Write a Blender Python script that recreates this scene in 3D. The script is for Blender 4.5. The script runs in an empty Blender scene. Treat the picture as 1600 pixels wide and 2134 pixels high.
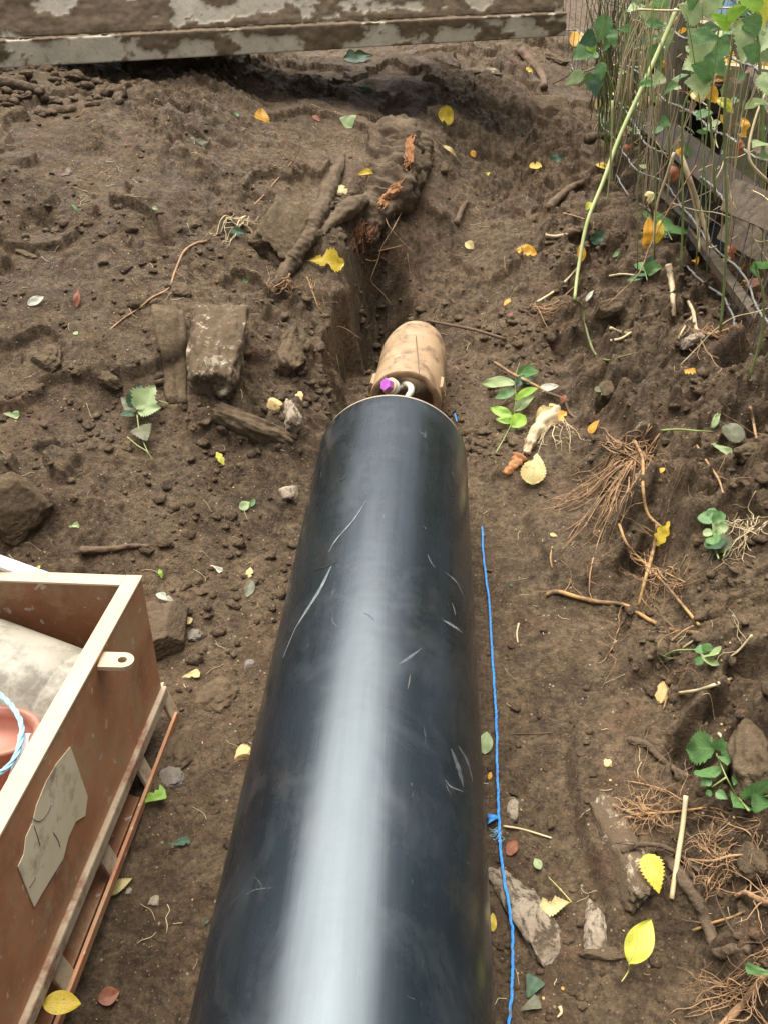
import bpy, bmesh, math, random
import numpy as np
from mathutils import Vector, Matrix, noise as mnoise
from mathutils.bvhtree import BVHTree
R = math.radians
S = bpy.context.scene
C = S.collection

# ---------------------------------------------------------------- camera, sky, sun, exposure
CAMZ, PITCH, YAW, F = 1.55, 36.54, 3.19, 1660.0
cam_d = bpy.data.cameras.new('camera'); cam = bpy.data.objects.new('camera', cam_d); C.objects.link(cam)
cam_d.sensor_fit = 'VERTICAL'; cam_d.sensor_height = 36; cam_d.lens = F / 2134 * 36
cam_d.clip_start = .02; cam_d.clip_end = 400
cam.location = (0, 0, CAMZ); cam.rotation_euler = (R(90 - PITCH), 0, R(YAW))
S.camera = cam
SUN_EL, SUN_AZ = 71, -30        # azimuth from +Y towards +X
w = bpy.data.worlds.new('World'); S.world = w; w.use_nodes = True
nt = w.node_tree; bg = nt.nodes['Background']
sky = nt.nodes.new('ShaderNodeTexSky'); sky.sky_type = 'NISHITA'; sky.sun_disc = False
sky.sun_elevation = R(SUN_EL); sky.sun_rotation = R(SUN_AZ); sky.air_density = 1.0; sky.dust_density = 4.0; sky.ozone_density = 1.0
hs = nt.nodes.new('ShaderNodeHueSaturation'); hs.inputs['Saturation'].default_value = .35
nt.links.new(sky.outputs[0], hs.inputs['Color']); nt.links.new(hs.outputs[0], bg.inputs[0]); bg.inputs[1].default_value = 0.05
sl = bpy.data.lights.new('sun', 'SUN'); sl.energy = 1.5; sl.angle = R(64); sl.color = (1, .955, .87)
so = bpy.data.objects.new('sun', sl); C.objects.link(so)
sd = Vector((math.sin(R(SUN_AZ)) * math.cos(R(SUN_EL)), math.cos(R(SUN_AZ)) * math.cos(R(SUN_EL)), math.sin(R(SUN_EL))))
so.rotation_euler = sd.to_track_quat('Z', 'Y').to_euler(); so.location = (0, 0, 6)
vs = S.view_settings; vs.view_transform = 'Standard'; vs.look = 'None'; vs.gamma = 1; vs.exposure = 2.34; vs.use_curve_mapping = False
S.render.engine = 'CYCLES'

# ---------------------------------------------------------------- geometry of the view -> world
_cp, _sp, _cy, _sy = math.cos(R(PITCH)), math.sin(R(PITCH)), math.cos(R(YAW)), math.sin(R(YAW))
def ray(px, py):
    a, b = px - 800.0, 1067.0 - py
    h = F * _cp + b * _sp; dz = b * _cp - F * _sp
    return Vector((a * _cy - h * _sy, h * _cy + a * _sy, dz)).normalized()
O = Vector((0, 0, CAMZ))
def at_X(px, py, X): d = ray(px, py); return O + d * (X / d.x)
def at_Y(px, py, Y): d = ray(px, py); return O + d * (Y / d.y)
def at_Z(px, py, Z): d = ray(px, py); return O + d * ((Z - CAMZ) / d.z)
def depth(p): return (p - O).length * 0.97
def mpp(p): return (p - O).length / F           # metres per photo pixel, about

# ---------------------------------------------------------------- numpy noise
def _h(ix, iy, s):
    v = (ix * 374761393 + iy * 668265263 + s * 982451653) & 0xffffffff
    v = ((v ^ (v >> 13)) * 1274126177) & 0xffffffff
    v = ((v ^ (v >> 16)) * 2246822519) & 0xffffffff
    return (v ^ (v >> 15)) & 0xffffffff
def rnd(ix, iy, s): return _h(ix, iy, s) / 4294967296.0
def pn(x, y, s=0):
    ix = np.floor(x).astype(np.int64); iy = np.floor(y).astype(np.int64); fx = x - ix; fy = y - iy
    u = fx * fx * fx * (fx * (fx * 6 - 15) + 10); v = fy * fy * fy * (fy * (fy * 6 - 15) + 10)
    def g(a, b, dx, dy):
        t = rnd(a, b, s) * 2 * math.pi
        return np.cos(t) * dx + np.sin(t) * dy
    n0 = g(ix, iy, fx, fy); n1 = g(ix + 1, iy, fx - 1, fy); n2 = g(ix, iy + 1, fx, fy - 1); n3 = g(ix + 1, iy + 1, fx - 1, fy - 1)
    return ((n0 * (1 - u) + n1 * u) * (1 - v) + (n2 * (1 - u) + n3 * u) * v) * 1.5
def fbm(x, y, f, o=4, s=0, g=.5):
    r = 0; a = 1.0
    for i in range(o): r = r + a * pn(x * f, y * f, s + i * 17); f *= 2.03; a *= g
    return r
def clods(x, y, f, s, dens=.6, flat=.75):
    """bumps like clods pressed in the soil, unit height about .5"""
    X = x * f + .22 * fbm(x, y, f * 1.6, 3, s + 5); Y = y * f + .22 * fbm(x + 9, y, f * 1.6, 3, s + 6)
    ix = np.floor(X).astype(np.int64); iy = np.floor(Y).astype(np.int64); out = np.zeros_like(x)
    for a in (-1, 0, 1):
        for b in (-1, 0, 1):
            cx, cy = ix + a, iy + b
            px = cx + .15 + .7 * rnd(cx, cy, s + 1); py = cy + .15 + .7 * rnd(cx, cy, s + 2)
            r = .18 + .42 * rnd(cx, cy, s + 3) ** 1.3; on = rnd(cx, cy, s + 4) < dens
            st = .6 + .8 * rnd(cx, cy, s + 7)
            an = rnd(cx, cy, s + 8) * 3.14; dx, dy = X - px, Y - py
            ux = (dx * np.cos(an) + dy * np.sin(an)) * st; uy = (-dx * np.sin(an) + dy * np.cos(an)) / st
            q = np.clip(1 - (ux * ux + uy * uy) / (r * r), 0, 1)
            out = np.maximum(out, on * r * np.minimum(q ** .62, flat + .25 * q))
    return out
def ss(a, b, x): t = np.clip((x - a) / (b - a), 0, 1); return t * t * (3 - 2 * t)

# ---------------------------------------------------------------- terrain heights
GX = np.array([-60, -3, -1.9, -1.2, -.8, -.47, -.34, -.26, 0, .22, .45, .75, 1.1, 1.6, 3, 60.])
GY = np.array([-60, 0, 1.25, 1.6, 2.0, 2.4, 2.8, 3.2, 3.6, 4.0, 4.5, 5.2, 6, 8, 60.])
GZ = np.array([
 [.3, .3, .15, 0, 0, 0, 0, 0, 0, 0, .05, .24, .42, .48, .48, .48],
 [.3, .3, .15, 0, 0, 0, 0, 0, 0, 0, .05, .24, .42, .48, .48, .48],
 [.3, .3, .15, .03, 0, 0, 0, 0, 0, 0, .05, .24, .42, .46, .48, .48],
 [.4, .4, .3, .15, .08, .03, 0, 0, 0, 0, .06, .24, .39, .44, .46, .46],
 [.5, .5, .44, .33, .24, .11, .04, 0, 0, 0, .08, .22, .33, .38, .4, .4],
 [.6, .6, .56, .48, .38, .25, .17, .02, 0, .02, .11, .24, .33, .36, .4, .4],
 [.7, .7, .68, .60, .50, .38, .34, .04, 0, .05, .15, .27, .33, .34, .4, .4],
 [.8, .8, .80, .72, .60, .48, .45, .06, .0, .10, .20, .30, .34, .32, .4, .4],
 [.9, .9, .92, .84, .68, .57, .55, .38, .15, .18, .26, .32, .34, .32, .4, .4],
 [1., 1., .98, .90, .74, .64, .62, .6, .46, .32, .32, .35, .36, .36, .4, .4],
 [1., 1., .98, .91, .78, .72, .70, .68, .64, .48, .40, .38, .38, .38, .4, .4],
 [1.05, 1.05, 1., .92, .82, .78, .76, .75, .74, .64, .54, .46, .43, .42, .45, .45],
 [1.1, 1.1, 1., .92, .86, .84, .84, .84, .84, .8, .74, .64, .55, .5, .5, .5],
 [1.1, 1.1, 1.05, 1., 1., 1., 1., 1., 1., 1., .98, .9, .82, .75, .7, .7],
 [1.1] * 16])
def macro(x, y):
    wx = x + .05 * fbm(x, y, 1.6, 3, 3) + .022 * fbm(x, y, 8.5, 4, 13) + .075 * fbm(x, y, 4.2, 3, 14) * np.exp(-((x + .3) / .25) ** 2 - ((y - 3.1) / .6) ** 2); wy = y + .10 * fbm(x, y, 1.4, 3, 8)
    i = np.clip(np.searchsorted(GX, wx) - 1, 0, len(GX) - 2); j = np.clip(np.searchsorted(GY, wy) - 1, 0, len(GY) - 2)
    u = np.clip((wx - GX[i]) / (GX[i + 1] - GX[i]), 0, 1); v = np.clip((wy - GY[j]) / (GY[j + 1] - GY[j]), 0, 1)
    u = .5 * u + .5 * u * u * (3 - 2 * u); v = .5 * v + .5 * v * v * (3 - 2 * v)
    return (GZ[j, i] * (1 - u) + GZ[j, i + 1] * u) * (1 - v) + (GZ[j + 1, i] * (1 - u) + GZ[j + 1, i + 1] * u) * v
def height(x, y):
    z = macro(x, y)
    rough = np.clip(.55 + 1.0 * fbm(x, y, 1.3, 3, 21), .1, 1.3)
    # trodden floor beside the pipe is smoother; the banks are crumbly
    floor = (1 - ss(.04, .16, z))
    rough = rough * (1 - .72 * floor * ss(-.2, .6, 1.9 - y))
    right = ss(.42, .6, x) * (1 - ss(4.5, 6, y)); rough = rough + .50 * right
    far = ss(2.2, 3.2, y) * (1 - ss(.3, .6, x)); rough = rough * (1 - .25 * far)
    z = z + .030 * fbm(x, y, 2.6, 3, 31) + rough * .030 * fbm(x, y, 6.5, 4, 77, .55) * (.3 + .7 * ss(.03, .15, z))
    edge = ss(.36, .385, x + .06 * fbm(x, y, 2.2, 5, 90)); z = z + .035 * edge * (1 - ss(1.6, 2.4, y)) * ss(-.1, .3, fbm(x, y, 1.5, 2, 91) + .15)
    edge = ss(.60, .63, x + .14 * fbm(x, y, 2.5, 5, 95)); z = z + .06 * edge * (1 - ss(2.6, 3.2, y))
    edge = ss(-.02, .02, fbm(x, y, 1.8, 5, 133)); z = z + .035 * (edge - .5) * ss(.1, .3, z)
    edge = ss(-.015, .015, fbm(x, y, 3.6, 5, 143) - .1); z = z + .022 * (edge - .5) * ss(.1, .3, z) * rough
    c = clods(x, y, 7, 40, .20) * .11 * np.clip(rough - .25, 0, 1) + clods(x, y, 15, 50, .36) * .044 * rough + clods(x, y, 33, 60, .5) * .022 * rough
    c = c + clods(x, y, 70, 70, .6) * .010 * (.3 + .8 * rough)
    z = z + c + fbm(x, y, 22, 4, 101, .5) * .0045 * (.45 + rough)
    z = z - .09 * right * ss(.25, .6, fbm(x, y, 3.3, 3, 171)) + .07 * right * ss(.1, .5, fbm(x, y, 2.7, 3, 181))
    z = z - .35 * ss(1.22, 1.34, x) * (1 - ss(2.6, 3.2, x)) * ss(2.7, 3.4, y) * (1 - ss(5.2, 5.8, y))
    z = z - .40 * np.exp(-(((x + .20 + .03 * fbm(x, y, 5, 3, 7)) / .12) ** 4 + ((y - 3.40 + .04 * fbm(x, y, 4, 3, 8)) / .26) ** 4))
    z = z + .09 * np.exp(-(((x + .30) / .22) ** 2 + ((y - 4.15) / .28) ** 2)) + .06 * np.exp(-(((x + .10) / .12) ** 2 + ((y - 4.45) / .2) ** 2))
    return z
def axis(parts):
    out = []
    for a, b, d in parts: out.append(np.arange(a, b, d))
    return np.concatenate(out + [np.array([parts[-1][1]])])
XS = axis([(-60, -12, 8), (-12, -4, .8), (-4, -2.4, .05), (-2.4, -1.4, .009), (-1.4, -.75, .006), (-.75, .95, .0042), (.95, 1.7, .008), (1.7, 3.5, .03), (3.5, 12, .6), (12, 60, 8)])
YS = axis([(-60, -6, 6), (-6, .0, .4), (.0, .45, .03), (.45, 1.6, .0042), (1.6, 3.2, .0058), (3.2, 5.4, .008), (5.4, 7.4, .016), (7.4, 8, .04), (8, 14, .4), (14, 60, 6)])
XX, YY = np.meshgrid(XS, YS)
HH = height(XX, YY)
def hz(x, y):
    i = min(max(int(np.searchsorted(XS, x)) - 1, 0), len(XS) - 2); j = min(max(int(np.searchsorted(YS, y)) - 1, 0), len(YS) - 2)
    u = (x - XS[i]) / (XS[i + 1] - XS[i]); v = (y - YS[j]) / (YS[j + 1] - YS[j])
    return float((HH[j, i] * (1 - u) + HH[j, i + 1] * u) * (1 - v) + (HH[j + 1, i] * (1 - u) + HH[j + 1, i + 1] * u) * v)
def hit(px, py):
    d = ray(px, py); t = .7; last = t
    while t < 12:
        p = O + d * t
        if p.z < hz(p.x, p.y):
            a, b = last, t
            for _ in range(10):
                m = (a + b) / 2; p = O + d * m
                if p.z < hz(p.x, p.y): b = m
                else: a = m
            return O + d * b
        last = t; t += .012
    return O + d * 8
OBST = []
def add_obst(V, Fc): OBST.append(BVHTree.FromPolygons([tuple(v) for v in V], [tuple(f) for f in Fc]))
def hit2(px, py):
    p = hit(px, py); d = ray(px, py); t = (p - O).length
    for b in OBST:
        r = b.ray_cast(O, d, t)
        if r[0] is not None: t = r[3]
    return O + d * t
def nrm(x, y, e=.03):
    return Vector((hz(x - e, y) - hz(x + e, y), hz(x, y - e) - hz(x, y + e), 2 * e)).normalized()

# ---------------------------------------------------------------- materials
def newmat(name):
    m = bpy.data.materials.new(name); m.use_nodes = True; t = m.node_tree; b = t.nodes['Principled BSDF']
    return m, t, b
class N:
    def __init__(s, t): s.t = t
    def n(s, typ, **k):
        o = s.t.nodes.new('ShaderNode' + typ)
        for a, v in k.items(): setattr(o, a, v)
        return o
    def coord(s, k='Object', scale=(1, 1, 1), rot=(0, 0, 0)):
        c = s.n('TexCoord'); m = s.n('Mapping'); m.inputs['Scale'].default_value = scale; m.inputs['Rotation'].default_value = rot
        s.t.links.new(c.outputs[k], m.inputs[0]); return m.outputs[0]
    def noise(s, v, scale, det=5, rough=.6, dist=0):
        o = s.n('TexNoise'); o.inputs['Scale'].default_value = scale; o.inputs['Detail'].default_value = det
        o.inputs['Roughness'].default_value = rough; o.inputs['Distortion'].default_value = dist; s.t.links.new(v, o.inputs['Vector']); return o.outputs['Fac']
    def vor(s, v, scale, feat='F1', out='Distance'):
        o = s.n('TexVoronoi'); o.feature = feat; o.inputs['Scale'].default_value = scale; s.t.links.new(v, o.inputs['Vector']); return o.outputs[out]
    def ramp(s, f, stops):
        o = s.n('ValToRGB'); e = o.color_ramp.elements
        while len(e) < len(stops): e.new(.5)
        for i, (p, c) in enumerate(stops):
            e[i].position = p; c = (c, c, c) if isinstance(c, (int, float)) else c; e[i].color = (*c, 1)
        s.t.links.new(f, o.inputs[0]); return o.outputs[0]
    def mix(s, f, a, b, mode='MIX'):
        o = s.n('Mix'); o.data_type = 'RGBA'; o.blend_type = mode
        for sock, v in ((o.inputs['Factor'], f), (o.inputs[6], a), (o.inputs[7], b)):
            if hasattr(v, 'is_linked') or hasattr(v, 'links'): s.t.links.new(v, sock)
            elif isinstance(v, (int, float)): sock.default_value = v if sock is o.inputs['Factor'] else (v, v, v, 1)
            else: sock.default_value = (*v, 1)
        return o.outputs[2]
    def math(s, op, a, b=0.0):
        o = s.n('Math'); o.operation = op
        for i, v in enumerate((a, b)):
            if hasattr(v, 'links'): s.t.links.new(v, o.inputs[i])
            else: o.inputs[i].default_value = v
        return o.outputs[0]
    def bump(s, b, h, st=.5, dist=.01, prev=None):
        o = s.n('Bump'); o.inputs['Strength'].default_value = st; o.inputs['Distance'].default_value = dist; s.t.links.new(h, o.inputs['Height'])
        if prev is not None: s.t.links.new(prev, o.inputs['Normal'])
        s.t.links.new(o.outputs[0], b.inputs['Normal']); return o.outputs[0]
    def link(s, a, b): s.t.links.new(a, b)

def mat_soil(name, lift=1.0, pale=(.215, .150, .086)):
    m, t, b = newmat(name); n = N(t); v = n.coord()
    c = n.ramp(n.noise(v, 2.2, 6, .65), [(.32, (.056 * lift, .036 * lift, .0195 * lift)), (.5, (.102 * lift, .065 * lift, .0355 * lift)), (.68, (.152 * lift, .100 * lift, .056 * lift))])
    c2 = n.mix(n.ramp(n.noise(v, 17, 6, .7), [(.42, 0.), (.68, .8)]), c, pale)
    c3 = n.mix(n.ramp(n.noise(v, 55, 6, .8), [(.38, .85), (.56, 0.)]), c2, (.034, .022, .013)); c3 = n.mix(n.ramp(n.noise(v, 130, 6, .8), [(.54, 0.), (.66, .55)]), c3, (.24, .170, .100))
    red = n.mix(n.ramp(n.noise(v, 5.5, 4, .6), [(.56, 0.), (.75, .5)]), c3, (.145, .070, .045))
    # pale grit
    o = n.n('TexVoronoi'); o.inputs['Scale'].default_value = 85; n.link(v, o.inputs['Vector'])
    spk = n.math('MULTIPLY', n.math('LESS_THAN', o.outputs['Distance'], .24), n.math('GREATER_THAN', n.math('FRACT', n.math('MULTIPLY', o.outputs['Color'], 7.3)), .955))
    c4 = n.mix(spk, red, (.34, .26, .17))
    o2 = n.n('TexVoronoi'); o2.inputs['Scale'].default_value = 190; n.link(v, o2.inputs['Vector'])
    spk2 = n.math('MULTIPLY', n.math('LESS_THAN', o2.outputs['Distance'], .3), n.math('GREATER_THAN', n.math('FRACT', n.math('MULTIPLY', o2.outputs['Color'], 5.1)), .93))
    c5 = n.mix(spk2, c4, (.27, .19, .12))
    n.link(c5, b.inputs['Base Color'])
    n.link(n.ramp(n.noise(v, 9, 4), [(.35, .62), (.6, .92)]), b.inputs['Roughness'])
    b.inputs['Specular IOR Level'].default_value = .25
    p = n.bump(b, n.noise(v, 420, 4, .8), .7, .004)
    wv = n.n('VectorMath'); wv.operation = 'ADD'; nz = n.n('TexNoise'); nz.inputs['Scale'].default_value = 60; n.link(v, nz.inputs['Vector']); sc_ = n.n('VectorMath'); sc_.operation = 'SCALE'; sc_.inputs['Scale'].default_value = .012; n.link(nz.outputs['Color'], sc_.inputs[0]); n.link(v, wv.inputs[0]); n.link(sc_.outputs[0], wv.inputs[1])
    cr = n.math('SUBTRACT', 1.0, n.vor(wv.outputs[0], 150)); p = n.bump(b, cr, .55, .006, p)
    n.bump(b, n.noise(v, 95, 7, .75), .9, .012, p)
    return m
def mat_simple(name, ca, cb, scale=20, rough=.7, bump=.3, bd=.003, stretch=(1, 1, 1), cc=None, cs=60, cthr=(.55, .62), spec=.4, metal=0):
    m, t, b = newmat(name); n = N(t); v = n.coord('Object', stretch)
    c = n.mix(n.ramp(n.noise(v, scale, 6, .65), [(.35, 0.), (.65, 1.)]), ca, cb)
    if cc is not None: c = n.mix(n.ramp(n.noise(v, cs, 6, .7), [(cthr[0], 0.), (cthr[1], 1.)]), c, cc)
    n.link(c, b.inputs['Base Color']); b.inputs['Roughness'].default_value = rough; b.inputs['Specular IOR Level'].default_value = spec; b.inputs['Metallic'].default_value = metal
    if bump: n.bump(b, n.noise(v, scale * 3, 6, .7), bump, bd)
    return m
def mat_leaf(name, ca, cb, vein, spot=None, sthr=(.62, .68), trans=.35, rough=.5):
    """leaf blade; local y runs along the midrib, x across"""
    m, t, b = newmat(name); n = N(t)
    uv = n.n('UVMap'); sep = n.n('SeparateXYZ'); n.link(uv.outputs[0], sep.inputs[0])
    ob = n.n('ObjectInfo'); vv = n.n('VectorMath'); vv.operation = 'ADD'; cmb = n.n('CombineXYZ')
    n.link(n.math('MULTIPLY', ob.outputs['Random'], 37.0), cmb.inputs[0]); n.link(cmb.outputs[0], vv.inputs[1]); n.link(uv.outputs[0], vv.inputs[0]); v = vv.outputs[0]
    ax = n.math('ABSOLUTE', n.math('SUBTRACT', sep.outputs[0], .5))
    q = n.math('FRACT', n.math('MULTIPLY', n.math('SUBTRACT', sep.outputs[1], n.math('MULTIPLY', ax, .9)), 7.0))
    vl = n.math('LESS_THAN', n.math('ABSOLUTE', n.math('SUBTRACT', q, .5)), .055)
    mid = n.math('LESS_THAN', ax, .018)
    c = n.mix(n.ramp(n.noise(v, 3.5, 5, .6), [(.35, 0.), (.65, 1.)]), ca, cb)
    if spot is not None: c = n.mix(n.ramp(n.noise(v, 9, 6, .7), [(sthr[0], 0.), (sthr[1], 1.)]), c, spot)
    c = n.mix(n.math('MULTIPLY', n.math('MAXIMUM', vl, mid), .55), c, vein); c = n.mix(n.ramp(n.noise(v, 5.5, 7, .75), [(.58, 0.), (.70, .75)]), c, (.12, .08, .045))
    n.link(c, b.inputs['Base Color']); b.inputs['Roughness'].default_value = rough
    tr = n.n('BsdfTranslucent'); n.link(c, tr.inputs[0]); mx = n.n('MixShader'); mx.inputs[0].default_value = trans
    n.link(b.outputs[0], mx.inputs[1]); n.link(tr.outputs[0], mx.inputs[2]); n.link(mx.outputs[0], t.nodes['Material Output'].inputs[0])
    n.bump(b, n.math('MAXIMUM', vl, mid), .3, .001)
    return m
MAT = {}
MAT['soil'] = mat_soil('soil')
MAT['clod'] = mat_soil('soil_clod', 1.15)
MAT['yellow'] = mat_leaf('leaf_yellow', (.66, .45, .03), (.74, .55, .06), (.42, .32, .05), (.20, .11, .03), (.57, .66))
MAT['lemon'] = mat_leaf('leaf_lemon', (.52, .52, .05), (.64, .60, .10), (.36, .40, .07), (.28, .22, .05), (.60, .68))
MAT['palegold'] = mat_leaf('leaf_palegold', (.64, .52, .20), (.72, .59, .27), (.45, .34, .13), (.25, .14, .06), (.58, .66))
MAT['orange'] = mat_leaf('leaf_orange', (.66, .30, .03), (.78, .46, .05), (.40, .16, .03), (.16, .06, .02), (.62, .68))
MAT['rust'] = mat_leaf('leaf_rust', (.24, .07, .03), (.36, .12, .05), (.14, .05, .03), (.10, .04, .02), (.6, .66))
MAT['green'] = mat_leaf('leaf_green', (.085, .190, .055), (.14, .27, .085), (.22, .36, .15))
MAT['lime'] = mat_leaf('leaf_lime', (.20, .40, .04), (.34, .52, .06), (.36, .50, .10))
MAT['palegreen'] = mat_leaf('leaf_palegreen', (.29, .38, .15), (.38, .46, .22), (.46, .50, .26), (.10, .10, .05), (.68, .72))
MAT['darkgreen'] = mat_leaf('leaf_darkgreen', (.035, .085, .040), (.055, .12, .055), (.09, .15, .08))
MAT['greygreen'] = mat_leaf('leaf_greygreen', (.12, .125, .065), (.18, .18, .10), (.22, .21, .13), (.08, .055, .035), (.55, .62))
MAT['white'] = mat_leaf('leaf_white', (.50, .50, .38), (.62, .60, .48), (.40, .38, .25), (.20, .14, .08), (.66, .7))
MAT['brown'] = mat_leaf('leaf_brown', (.13, .065, .035), (.20, .11, .06), (.09, .05, .03))
MAT['stalk'] = mat_simple('leaf_stalk', (.42, .40, .10), (.50, .46, .14), 20, .5, 0)
MAT['greenstem'] = mat_simple('green_stem', (.16, .20, .055), (.26, .32, .11), 12, .5, .1, .001, (1, 1, 1))
MAT['palestem'] = mat_simple('pale_stem', (.34, .40, .14), (.45, .48, .22), 12, .5, .1, .001)
MAT['darkstem'] = mat_simple('dark_stem', (.07, .065, .035), (.12, .10, .05), 12, .5, .1, .001)
MAT['lowstem'] = mat_simple('stem_foot', (.11, .12, .045), (.18, .19, .07), 14, .5, .1, .001)
MAT['straw'] = mat_simple('straw', (.42, .32, .17), (.56, .46, .28), 30, .7, .2, .001)
MAT['palewood'] = mat_simple('pale_wood', (.52, .42, .27), (.38, .27, .15), 30, .7, .4, .002, (1, 1, 1), (.12, .08, .05), 24, (.58, .66))
MAT['root'] = mat_simple('root_skin', (.26, .15, .075), (.40, .24, .12), 26, .8, .5, .003, (1, 1, 1), (.12, .08, .048), 22, (.50, .62))
MAT['gold_root'] = mat_simple('gold_root', (.42, .25, .09), (.30, .16, .065), 20, .75, .6, .004, (1, 1, 1), (.13, .085, .05), 18, (.46, .60))
MAT['muddyroot'] = mat_simple('muddy_root', (.085, .060, .038), (.150, .105, .066), 16, .9, 1.0, .012, (1, 1, 1), (.24, .18, .125), 34, (.62, .74), .2)
MAT['darkroot'] = mat_simple('dark_root', (.10, .065, .042), (.16, .105, .07), 18, .9, .8, .006, (1, 1, 1), None, spec=.2)
MAT['torn'] = mat_simple('torn_wood', (.26, .11, .045), (.42, .21, .09), 22, .8, .6, .004, (1, 1, 1), (.08, .04, .025), 30, (.55, .65), .2)
MAT['torndark'] = mat_simple('rotten_wood', (.20, .085, .035), (.11, .05, .028), 22, .85, .6, .004, (1, 1, 1), (.045, .028, .02), 30, (.5, .62), .2)
MAT['stone'] = mat_simple('muddy_stone', (.15, .105, .075), (.21, .155, .115), 7, .9, .7, .008, (1, 1, 1), (.09, .06, .04), 16, (.52, .66), .2)
MAT['stonewhite'] = mat_simple('white_streaked_stone', (.145, .10, .07), (.19, .135, .095), 7, .9, .8, .008, (1, 1, .6), (.48, .40, .31), 13, (.58, .70), .2)
MAT['flint'] = mat_simple('mottled_flint', (.42, .35, .27), (.30, .24, .18), 12, .85, .9, .008, (1, 1, 1), (.10, .072, .05), 26, (.50, .58), .3)
MAT['yellowstone'] = mat_simple('yellow_stone', (.60, .42, .18), (.50, .33, .14), 25, .8, .5, .003, (1, 1, 1), (.18, .11, .06), 40, (.55, .65))
MAT['conglo'] = mat_simple('conglomerate', (.12, .08, .052), (.16, .11, .075), 10, .9, .8, .008, (1, 1, 1), (.58, .40, .16), 14, (.60, .66), .2)
MAT['greystone'] = mat_simple('grey_stone', (.130, .108, .085), (.19, .160, .13), 20, .8, .4, .003)


def mat_stone(name, ca, cb, cc, thr, coat=(.50, .62)):
    m, t, b = newmat(name); n = N(t); v = n.coord('Object')
    c = n.mix(n.ramp(n.noise(v, 9, 6, .7), [(.35, 0.), (.65, 1.)]), ca, cb)
    c = n.mix(n.ramp(n.noise(v, 20, 8, .75, .5), [(thr[0], 0.), (thr[1], 1.)]), c, cc)
    so_ = n.mix(n.ramp(n.noise(v, 40, 6, .75), [(.35, 0.), (.65, 1.)]), (.070, .046, .026), (.165, .118, .070))
    c = n.mix(n.ramp(n.noise(v, 11, 8, .72, .4), [(coat[0], 0.), (coat[1], 1.)]), c, so_)
    n.link(c, b.inputs['Base Color']); b.inputs['Roughness'].default_value = .9; b.inputs['Specular IOR Level'].default_value = .2
    p = n.bump(b, n.noise(v, 240, 5, .75), .6, .003); n.bump(b, n.noise(v, 45, 7, .72), .9, .012, p); return m
MAT['stone'] = mat_stone('muddy_stone', (.105, .072, .042), (.145, .102, .062), (.060, .040, .024), (.48, .62), (.34, .50))
MAT['stonewhite'] = mat_stone('white_streaked_stone', (.110, .076, .045), (.150, .106, .066), (.50, .42, .30), (.545, .62), (.50, .62))
MAT['flint'] = mat_stone('mottled_flint', (.40, .33, .24), (.26, .20, .145), (.09, .065, .042), (.48, .56), (.56, .64))
MAT['conglo'] = mat_stone('conglomerate', (.11, .076, .046), (.15, .105, .066), (.56, .38, .14), (.64, .68), (.55, .66))
# ---------------------------------------------------------------- object helpers
def link(name, me, mat=None, parent=None, smooth=True):
    o = bpy.data.objects.new(name, me); C.objects.link(o)
    if mat is not None: me.materials.append(MAT[mat] if isinstance(mat, str) else mat)
    if smooth and len(me.polygons): me.polygons.foreach_set('use_smooth', [True] * len(me.polygons))
    if parent is not None: o.parent = parent
    return o
def tag(o, label, cat, group=None, kind=None):
    if label: o['label'] = label
    if cat: o['category'] = cat
    if group: o['group'] = group
    if kind: o['kind'] = kind
    return o
def empty(name, loc, label, cat, group=None, rz=0):
    o = bpy.data.objects.new(name, None); C.objects.link(o); o.location = loc; o.rotation_euler = (0, 0, rz); o.empty_display_size = .05
    return tag(o, label, cat, group)
def mesh(name, V, Fc):
    me = bpy.data.meshes.new(name); me.from_pydata([tuple(v) for v in V], [], [tuple(f) for f in Fc]); me.update(); return me
def gridmesh(name, P):
    """P: (rows, cols, 3) array"""
    nr, nc = P.shape[:2]; me = bpy.data.meshes.new(name)
    me.vertices.add(nr * nc); me.vertices.foreach_set('co', P.reshape(-1).astype(np.float32))
    i = np.arange(nr * nc).reshape(nr, nc)
    q = np.stack([i[:-1, :-1], i[:-1, 1:], i[1:, 1:], i[1:, :-1]], -1).reshape(-1, 4)
    me.loops.add(q.size); me.loops.foreach_set('vertex_index', q.reshape(-1).astype(np.int32))
    me.polygons.add(len(q)); me.polygons.foreach_set('loop_start', (np.arange(len(q)) * 4).astype(np.int32)); me.polygons.foreach_set('loop_total', np.full(len(q), 4, np.int32))
    me.update(calc_edges=True); return me
def centre(o):
    """moves a world-built mesh's origin to the middle of its base"""
    me = o.data; n = len(me.vertices); a = np.empty(n * 3, np.float32); me.vertices.foreach_get('co', a); a = a.reshape(-1, 3)
    c = np.array([a[:, 0].mean(), a[:, 1].mean(), a[:, 2].min()], np.float32); a -= c; me.vertices.foreach_set('co', a.reshape(-1)); me.update()
    o.location = Vector([float(x) for x in c]); return o
def child(o, p):
    """parents a world-built mesh to p keeping it where it is"""
    o.parent = p; o.matrix_parent_inverse = (Matrix.Translation(p.location) @ p.rotation_euler.to_matrix().to_4x4()).inverted(); return o
def spline(pts, k=6):
    pts = [Vector(p) for p in pts]
    if len(pts) < 3: return [pts[0].lerp(pts[-1], i / k) for i in range(k + 1)]
    out = []; P = [pts[0] * 2 - pts[1]] + pts + [pts[-1] * 2 - pts[-2]]
    for i in range(1, len(P) - 2):
        for j in range(k):
            t = j / k; a, b, c, d = P[i - 1], P[i], P[i + 1], P[i + 2]
            out.append(.5 * ((2 * b) + (c - a) * t + (2 * a - 5 * b + 4 * c - d) * t * t + (3 * b - a - 3 * c + d) * t ** 3))
    out.append(pts[-1]); return out
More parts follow.
